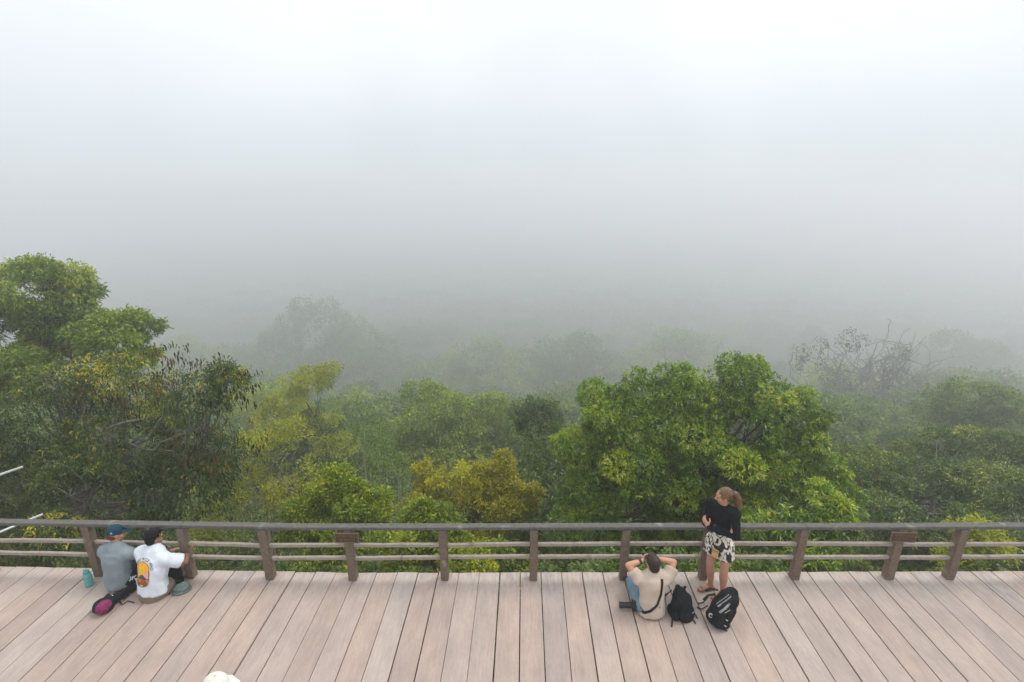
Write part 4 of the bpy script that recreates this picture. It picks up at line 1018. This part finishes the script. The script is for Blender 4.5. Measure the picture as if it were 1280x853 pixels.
hands = dict(R=(-rB*.6-fB*.6+UP*.1, -fB, .5, 1), L=(rB*.75-fB*.15+UP*.6, -fB, .6, -1))
SK_w = skin_mat('pinkish_tan_skin', (0.46, 0.24, 0.165))  # her own skin tone, tan with some pink
P, hr, hu2 = body('p', ro, J, fB, hf, hu, SK_w, hands, .80, .97, .007)
M_jacket = cloth('black_jersey', (0.010, 0.013, 0.015), .25)
B = Blob(); torso(B, J, rB, .012, .80, hem=pel-UP*.03)
for sd in 'LR': B.chain([J['sh'+sd], J['sh'+sd].lerp(J['el'+sd], .5), J['el'+sd], J['el'+sd].lerp(J['wr'+sd], .97)], [.060, .054, .048, .036])
B.cap(J['neck']-UP*.05, .075, J['neck']+UP*.025+hf*.005, .060, flat_b=True)
jacket = B.build('jacket', M_jacket, ro, .009, 3, .005, 10)
def leaf_print():
    m, nt, N, L, out = new_mat('leaf_print_cloth'); b = N.new('ShaderNodeBsdfPrincipled'); L.new(b.outputs[0], out.inputs[0]); b.inputs['Roughness'].default_value = .9
    tc = N.new('ShaderNodeTexCoord'); mp = N.new('ShaderNodeMapping'); mp.inputs['Scale'].default_value = (1, 1, .6); mp.inputs['Rotation'].default_value = (0.3, .5, .2); L.new(tc.outputs['Object'], mp.inputs[0])
    w = N.new('ShaderNodeTexNoise'); w.inputs['Scale'].default_value = 21; w.inputs['Detail'].default_value = 1.5; w.inputs['Distortion'].default_value = 1.2; L.new(mp.outputs[0], w.inputs['Vector'])
    r_ = ramp(nt, [(0.49, (0.62, 0.58, 0.52)), (0.53, (0.02, 0.02, 0.022))]); L.new(w.outputs['Fac'], r_.inputs[0]); L.new(r_.outputs[0], b.inputs['Base Color']); return m
B = Blob(); B.cap(pel-UP*.06, .160, pel+UP*.06, .138, sq=.80, side=rB)
for sd in 'LR': B.cap(J['hip'+sd]-UP*.02, .105, J['hip'+sd].lerp(J['kn'+sd], .50), .112, flat_b=True)
shorts = B.build('shorts', leaf_print(), ro, .010, 2, .006, 11)
HM = rotm(hr, hf, hu2)
M_hair = simple_mat('light_brown_hair', (0.13, 0.078, 0.042), .5, .5, 40, .5, 120, spec=.35, stretch=(1, 1, .35))
B = Blob(); B.ell(P(0, -.028, .040), (.080, .098, .084), HM); B.ell(P(0, -.055, -.01), (.068, .055, .06), HM); B.ell(P(.055, -.01, .02), (.025, .05, .06), HM); B.ell(P(-.055, -.01, .02), (.025, .05, .06), HM)
ha = B.build('hair', M_hair, ro, .007, 1, .003, 45)
B = Blob(); pt = P(0, -.118, .03)
B.chain([pt, P(0, -.155, .015), P(.0, -.18, -.06), P(-.0, -.175, -.15), P(0, -.165, -.235), P(0, -.17, -.29)], [.026, .036, .043, .042, .030, .012]); B.build('ponytail', M_hair, ro, .007, 1, .007, 30, (1, 1, .25))
bm = bmesh.new(); tube(bm, [P(0, -.112, .032), P(0, -.135, .027)], .032, 12); bm_obj('hair_tie', bm, M_black, ro)
M_sandal = simple_mat('tan_leather', (0.30, 0.16, 0.085), .6, .15, 20)
for sd in 'LR':
    a, t = J['an'+sd], J['toe'+sd]; fd = V((t.x-a.x, t.y-a.y, 0)).normalized(); rd = right_of(fd)
    bm = bmesh.new(); pts = []
    c0 = V((a.x, a.y, .006))-fd*.065; ln = (V((t.x, t.y, 0))-V((a.x, a.y, 0))).length+.12
    ring = [bm.verts.new(c0+fd*(ln*u)+rd*w) for u, w in ((0, -.022), (.08, -.032), (.4, -.030), (.72, -.044), (.92, -.036), (1, -.012), (1, .012), (.92, .034), (.72, .042), (.4, .030), (.08, .032), (0, .022))]
    fc = bm.faces.new(ring); ex = bmesh.ops.extrude_face_region(bm, geom=[fc]); bmesh.ops.translate(bm, verts=[v for v in ex['geom'] if isinstance(v, bmesh.types.BMVert)], vec=(0, 0, -.0055+.012)); bmesh.ops.recalc_face_normals(bm, faces=bm.faces)
    so_ = bm_obj('sandal', bm, M_sandal, ro)
    for u in (.40, .80):
        q = c0+fd*(ln*u); bm = bmesh.new(); hh_ = .066 if u > .5 else .088
        tube(bm, [q-rd*.038+UP*.008, q-rd*.036+UP*hh_*.6, q-rd*.018+UP*hh_, q+rd*.018+UP*hh_, q+rd*.036+UP*hh_*.6, q+rd*.038+UP*.008], .007, 8, flat=.5); bm_obj('strap', bm, M_sandal, so_)
# pouch hanging at her waist
pb_ = pel+fB*.165-rB*.02-UP*.115
pt_ = empty('pouch', pb_); tag(pt_, 'small beige pouch hanging in front of the patterned shorts', 'pouch')
Mp = rotm(rB, fB, UP)
bm = bmesh.new(); box(bm, pb_, (.085, .022, .125), Mp, .008); bm_obj('pouch_body', bm, simple_mat('beige_canvas', (0.50, 0.33, 0.15), .85, .1, 30), pt_)
bm = bmesh.new(); box(bm, pb_+fB*.0125+UP*.045, (.087, .006, .036), Mp, .002); bm_obj('flap', bm, simple_mat('tan_canvas', (0.36, 0.22, 0.10), .85, .1, 30), pt_)
ribbon_on('strap', [bvh_of(jacket), bvh_of(shorts)], [pel-rB*.03+fB*.06+UP*.03, pel-rB*.03+fB*.06-UP*.055], (-fB*.86-UP*.5).normalized(), .012, .003, simple_mat('pale_cord', (0.55, 0.48, 0.36), .8, .15, 40), pt_, 50)

# ---- person below the frame, only the pale cap shows
hd = gz(270, 852, 1.66); fE = unit(.90, .12, 0); rE = right_of(fE)
rootE = V((hd.x-.10, hd.y-.30, 0)); ro = empty('person', rootE); tag(ro, 'person standing at the bottom edge of the picture, seen only by a pale cap', 'person')
pel = rootE+UP*.93; J = dict(pelvis=pel, waist=pel+UP*.15, chest=pel+UP*.36+V((.02, .06, 0)), neck=pel+UP*.54+V((.05, .15, 0))); J['head'] = V((hd.x, hd.y, 1.585))
for s, k in (('L', -1), ('R', 1)):
    J['sh'+s] = J['neck']-UP*.055+rE*k*.185; J['hip'+s] = pel-UP*.03+rE*k*.095; J['el'+s] = J['sh'+s]+rE*k*.05-UP*.29; J['wr'+s] = J['el'+s]+fE*.08-UP*.24
    J['kn'+s] = rootE+rE*k*.10+UP*.49+fE*.02; J['an'+s] = rootE+rE*k*.10+UP*.085; J['toe'+s] = J['an'+s]+fE*.14-UP*.05
hf = (fE-UP*.12).normalized(); hu = (UP-hf*hf.z).normalized()
P, hr, hu2 = body('p', ro, J, fE, hf, hu, SK_tan, dict(L=(-UP, rE, .4, 1), R=(-UP, -rE, .4, -1)), 1.0, 1.0, .009)
B = Blob(); torso(B, J, rE, .024, 1.03, hem=pel-UP*.06)
for sd in 'LR': B.cap(J['sh'+sd], .078, J['sh'+sd].lerp(J['el'+sd], .8), .078, flat_b=True)
B.build('shirt', cloth('olive_cotton', (0.16, 0.17, 0.12)), ro, .012, 3, .006, 8)
B = Blob(); B.cap(pel-UP*.05, .155, pel+UP*.05, .148, sq=.78, side=rE)
for sd in 'LR': B.chain([J['hip'+sd], J['kn'+sd], J['an'+sd]-UP*.0], [.108, .08, .068])
B.build('trousers', cloth('grey_trousers_cloth', (0.13, 0.13, 0.13)), ro, .012, 3, .006, 9)
HM = rotm(hr, hf, hu2)
M_pale = cloth('pale_cap_cotton', (0.66, 0.68, 0.62), .05)
B = Blob(); B.ell(P(0, -.012, .052), (.080, .100, .088), HM); B.ell(P(0, -.012, .025), (.081, .101, .045), HM); ce = B.build('cap', M_pale, ro, .007, 2)
B = Blob(); B.cap(P(0, .085, .052), .078, P(0, .115, .040), .064, sq=.10, side=hr); B.build('bill', M_pale, ce, .006, 2)
bm = bmesh.new(); ring_ = [P(math.sin(t)*.082, -.012+math.cos(t)*.102, .022) for t in [R(k) for k in range(-180, 181, 15)]]; tube(bm, ring_, .0045, 6); bm_obj('trim', bm, simple_mat('grey_cap_trim', (0.28, 0.31, 0.29), .9, .1), ce)
bm = bmesh.new(); rr_ = bmesh.ops.create_uvsphere(bm, u_segments=10, v_segments=6, radius=.011); bmesh.ops.translate(bm, verts=rr_['verts'], vec=P(0, -.012, .141)); bm_obj('button', bm, M_pale, ce, smooth=True)
B = Blob(); B.ell(P(0, -.045, -.02), (.076, .066, .06), HM); B.build('hair', simple_mat('brown_hair', (0.05, 0.03, 0.02), .6, .3, 30), ro, .009, 1, .004, 35)

# ------------------------------------------------------------------ things on the deck
M_blackfab = cloth('black_pack_fabric', (0.011, 0.014, 0.017), .3)
M_web = cloth('black_pack_webbing', (0.02, 0.022, 0.025), .2)
# upright black backpack beside the man
bp = gz(850, 768); bk = empty('backpack', bp); tag(bk, 'plain black backpack sitting upright with pointed top beside the man in beige', 'backpack')
fK = unit(.35, -.94, 0); rK = right_of(fK)
def K(a, b, c): return bp + rK*a + fK*b + UP*c
B = Blob()
B.chain([K(0, 0, .085), K(.0, .0, .20), K(.035, -.02, .34), K(.065, -.03, .44)], [.165, .15, .095, .035], sq=.66, side=rK); B.box(K(0, .0, .07), (.31, .20, .13), rotm(rK, fK, UP), .04)
B.build('pack_body', M_blackfab, bk, .01, 3, .006, 9)
B = Blob(); B.chain([K(-.01, .115, .10), K(0, .10, .19)], [.12, .095], sq=.36, side=rK); B.build('front_pocket', M_blackfab, bk, .008, 2, .004, 12)
for e, q in ((-1, [K(-.12, -.10, .33), K(-.15, -.16, .2), K(-.13, -.14, .05)]), (1, [K(.10, -.10, .33), K(.15, -.16, .2), K(.14, -.14, .05)])):
    bm = bmesh.new(); tube(bm, q, .022, 8, flat=.3); bm_obj('shoulder_strap', bm, M_web, bk, smooth=True)
for q in ([K(.16, .05, .06), K(.20, .10, .02), K(.235, .14, .008)], [K(-.08, .12, .03), K(-.10, .17, .012), K(-.09, .20, .008)], [K(-.15, .07, .06), K(-.18, .09, .01), K(-.17, .14, .008)]):
    bm = bmesh.new(); tube(bm, q, .010, 6, flat=.4); bm_obj('loose_strap', bm, M_web, bk)
bm = bmesh.new(); box(bm, K(-.075, .155, .155), (.05, .006, .014), rotm(rK, fK, UP) @ Matrix.Rotation(.5, 3, 'Y'), .001); bm_obj('badge', bm, simple_mat('blue_badge', (0.12, 0.25, 0.42), .5, .1), bk)
# black backpack with silver stripes lying by the woman's feet
bp2 = gz(894, 779); bk = empty('backpack', bp2); tag(bk, 'black backpack with silver stripes and a round badge beside the sandals of the woman', 'backpack')
fQ = unit(-.35, -.93, 0); rQ = right_of(fQ)   # its right points towards image left
lean_u = (UP*.80 + V((.66, .30, 0))*.66).normalized(); fQ2 = (fQ - lean_u*fQ.dot(lean_u)).normalized(); rQ2 = fQ2.cross(lean_u).normalized(); MQ = rotm(rQ2, fQ2, lean_u)
def Q(a, b, c): return bp2 + UP*.02 + rQ2*a + fQ2*b + lean_u*c
B = Blob(); B.box(Q(0, 0, .16), (.29, .17, .30), MQ, .06); B.chain([Q(0, .0, .12), Q(0, .0, .34), Q(0, -.01, .42)], [.15, .135, .09], sq=.68, side=rQ2); B.ell(Q(0, .02, .05), (.16, .12, .09), MQ)
pq = B.build('pack_body', M_blackfab, bk, .009, 3, .005, 10)
B = Blob(); B.chain([Q(0, .11, .09), Q(0, .10, .20)], [.115, .10], sq=.42, side=rQ2); fp = B.build('front_pocket', M_blackfab, bk, .008, 2, .004, 12)
M_silver = simple_mat('silver_piping', (0.22, 0.235, 0.245), .5, .08, 30)
bvQ = [bvh_of(pq), bvh_of(fp)]
cq = (-fQ2*.9 - lean_u*.42).normalized()
ribbon_on('silver_stripe', bvQ, [Q(.10, .1, .22), Q(.055, .1, .33), Q(.02, .08, .42)], cq, .014, .002, M_silver, bk, 16, .003)
ribbon_on('silver_stripe', bvQ, [Q(.125, .1, .24), Q(.085, .1, .34), Q(.05, .08, .43)], cq, .009, .002, M_silver, bk, 16, .003)
ribbon_on('silver_stripe', bvQ, [Q(.065, .13, .17), Q(.03, .12, .25), Q(-.005, .1, .335)], cq, .026, .003, M_silver, bk, 16, .003)
ribbon_on('tan_stripe', bvQ, [Q(.01, .13, .20), Q(-.03, .12, .27)], cq, .010, .003, simple_mat('tan_piping', (0.34, 0.27, 0.20), .7, .1), bk, 10, .002)
bm = bmesh.new()
cR = Q(.125, .115, .075); tube(bm, [cR-fQ2*.01, cR+fQ2*.006], .026, 20); bm_obj('round_badge', bm, simple_mat('white_badge', (0.38, 0.38, 0.37), .5, .05), bk)
bm = bmesh.new(); tube(bm, [cR+fQ2*.005, cR+fQ2*.008], .015, 16); bm_obj('badge_centre', bm, M_black, bk)
for a, b, c in ((-.045, .165, .15), (-.065, .16, .075)):
    bm = bmesh.new(); box(bm, Q(a, b, c), (.028, .008, .014), MQ, .002); bm_obj('zip_pull', bm, simple_mat('pale_zip_pull', (0.36, 0.37, 0.33), .5, .05), bk)
for q in ([Q(.15, -.04, .30), Q(.22, -.03, .24), Q(.25, 0, .16)], [Q(.14, -.06, .36), Q(.22, -.06, .33), Q(.27, -.04, .27)]):
    bm = bmesh.new(); tube(bm, q, .020, 8, flat=.35); bm_obj('shoulder_strap', bm, M_web, bk, smooth=True)
bm = bmesh.new(); tube(bm, [Q(.03, -.06, .43), Q(.03, -.065, .475), Q(-.04, -.065, .475), Q(-.04, -.06, .43)], .009, 8); bm_obj('grab_handle', bm, M_web, bk, smooth=True)
for q in ([Q(-.05, .10, .02), gz(902, 786)+UP*.012, gz(909, 790)+UP*.008], [gz(884, 754)+UP*.10, gz(878, 756)+UP*.03, gz(872, 755)+UP*.01], [gz(884, 762)+UP*.06, gz(877, 763)+UP*.02, gz(871, 760)+UP*.01]):
    bm = bmesh.new(); tube(bm, q, .011, 6, flat=.4); bm_obj('loose_strap', bm, M_web, bk)
# turquoise bottle
bb = gz(112.5, 731.5); bo = empty('water_bottle', bb); tag(bo, 'translucent turquoise water bottle standing left of the person in grey', 'bottle')
M_bot, btn, BN, BL, bout = new_mat('turquoise_plastic')
bd = BN.new('ShaderNodeBsdfPrincipled'); bd.inputs['Base Color'].default_value = (0.25, 0.55, 0.57, 1); bd.inputs['Roughness'].default_value = .25
bt_ = BN.new('ShaderNodeBsdfTranslucent'); bt_.inputs[0].default_value = (0.25, 0.62, 0.62, 1); bx_ = BN.new('ShaderNodeMixShader'); bx_.inputs[0].default_value = .45
BL.new(bd.outputs[0], bx_.inputs[1]); BL.new(bt_.outputs[0], bx_.inputs[2]); BL.new(bx_.outputs[0], bout.inputs[0])
bm = bmesh.new(); zs = [.002, .006, .03, .05, .06, .07, .12, .13, .14, .18, .198, .21]; rs_ = [.040, .050, .052, .052, .048, .052, .052, .047, .052, .050, .040, .031]
tube(bm, [bb+UP*z for z in zs], rs_, 22); bm_obj('bottle_body', bm, M_bot, bo, smooth=True)
M_lid = simple_mat('teal_lid', (0.06, 0.30, 0.32), .4, .08)
bm = bmesh.new(); tube(bm, [bb+UP*.206, bb+UP*.236, bb+UP*.244], [.038, .038, .029], 20); bm_obj('lid', bm, M_lid, bo)
bm = bmesh.new(); tube(bm, [bb+V((-.028, 0, .225)), bb+V((-.03, 0, .26)), bb+V((0, 0, .275)), bb+V((.03, 0, .26)), bb+V((.028, 0, .225))], .006, 8); bm_obj('carry_loop', bm, M_lid, bo, smooth=True)
# black and magenta bag with trailing straps
mb = gz(131, 763); bg_ = empty('small_bag', mb); tag(bg_, 'small black and magenta bag with trailing black straps lying behind the seated pair', 'bag')
e_ = (gz(161, 742)-gz(131, 763)).normalized(); s_ = right_of(e_)
B = Blob(); B.ell(mb+UP*.075, (.135, .115, .085), rotm(s_, e_, UP)); B.build('pouch', M_blackfab, bg_, .007, 2, .003, 20)
M_mag = simple_mat('magenta_mesh_fabric', (0.20, 0.022, 0.095), .8, .5, 45, .5, 150)
B = Blob(); B.ell(mb+UP*.09+s_*.045-e_*.008-V((0, .012, 0)), (.085, .098, .082), rotm(s_, e_, UP)); B.build('magenta_panel', M_mag, bg_, .006, 2, .003, 25)
B = Blob(); B.chain([mb+e_*.10+UP*.075, mb+e_*.24+UP*.06, mb+e_*.40+UP*.05], [.07, .055, .05], sq=.8, side=s_); B.box(mb+e_*.09-s_*.03+UP*.11, (.12, .07, .05), rotm(s_, e_, UP), .012); B.build('bag_body', M_blackfab, bg_, .008, 2, .009, 16)
bm = bmesh.new(); box(bm, mb+e_*.14+UP*.135-V((0, .02, 0)), (.03, .012, .014), rotm(s_, e_, UP), .003); bm_obj('buckle', bm, simple_mat('grey_buckle', (.35, .37, .38), .4, .1), bg_)
for q in ([mb+e_*.16+s_*.05+UP*.02, gz(153, 757)+UP*.012, gz(160, 752)+UP*.010, gz(168, 754)+UP*.008], [mb+e_*.20+s_*.05+UP*.02, gz(156, 750)+UP*.02, gz(162, 744)+UP*.03], [mb-e_*.10+UP*.05, gz(119, 766)+UP*.012, gz(115, 766)+UP*.008]):
    bm = bmesh.new(); tube(bm, curve_pts(q[0], q[1], n=3)+[V(x) for x in q[2:]], .008, 6, flat=.5); bm_obj('strap', bm, M_web, bg_)
# sage green pouch by the post
sg = gz(228, 739); sp_ = empty('cloth_hat', sg); tag(sp_, 'crumpled sage green cloth hat on the deck beside the railing post', 'hat')
M_sage = cloth('sage_cotton', (0.12, 0.165, 0.155), .3)
eS = unit(.9, .45, 0); rS = right_of(eS)
B = Blob(); B.ell(sg+UP*.06, (.07, .10, .055), rotm(rS, eS, UP)); B.ell(sg+UP*.075+eS*.03, (.05, .065, .055), rotm(rS, eS, UP)); ch_ = B.build('crown', M_sage, sp_, .007, 2, .014, 14)
B = Blob(); B.ell(sg+UP*.022-rS*.0, (.085, .115, .018), rotm(rS, eS, UP)); B.build('brim', M_sage, sp_, .006, 2, .007, 12)
# black daypack between the person in white and the post
dk = gz(221, 731); db = empty('daypack', dk); tag(db, 'black daypack tucked between the person in white and the railing post', 'bag')
fD = unit(.25, -.97, 0); rD = right_of(fD); MD = rotm(rD, fD, UP)
B = Blob(); B.box(dk+UP*.13, (.17, .13, .25), MD, .04); B.ell(dk+UP*.25, (.075, .06, .06), MD); B.ell(dk+UP*.05, (.10, .08, .05), MD); B.build('pack_body', M_blackfab, db, .009, 3, .006, 12)
B = Blob(); B.chain([dk+fD*.07+UP*.07, dk+fD*.065+UP*.14], [.065, .055], sq=.4, side=rD); B.build('front_pocket', M_blackfab, db, .007, 2, .004, 14)
bm = bmesh.new(); tube(bm, [dk+rD*.07+UP*.22, dk+rD*.03+fD*.10+UP*.10, dk+rD*.04+fD*.14+UP*.02, gz(212, 744)+UP*.012], .010, 6, flat=.5); bm_obj('strap', bm, M_web, db)
bm = bmesh.new(); tube(bm, [dk-rD*.05+UP*.20-fD*.0, dk+fD*.11+UP*.13-rD*.02, gz(216, 738)+UP*.05, gz(206, 747)+UP*.012], .009, 6, flat=.5); bm_obj('strap', bm, cloth('olive_webbing', (.13, .12, .09)), db)


# ------------------------------------------------------------------ render settings
scene.render.engine = 'CYCLES'
cy = scene.cycles
cy.use_denoising = True
try: cy.denoiser = 'OPENIMAGEDENOISE'
except Exception: pass
cy.max_bounces = 6; cy.diffuse_bounces = 3; cy.glossy_bounces = 2; cy.transmission_bounces = 4; cy.volume_bounces = 3; cy.transparent_max_bounces = 6
cy.caustics_reflective = False; cy.caustics_refractive = False
vs = scene.view_settings
vs.view_transform = 'Standard'; vs.look = 'None'; vs.gamma = 1; vs.exposure = 0.1; vs.use_curve_mapping = False
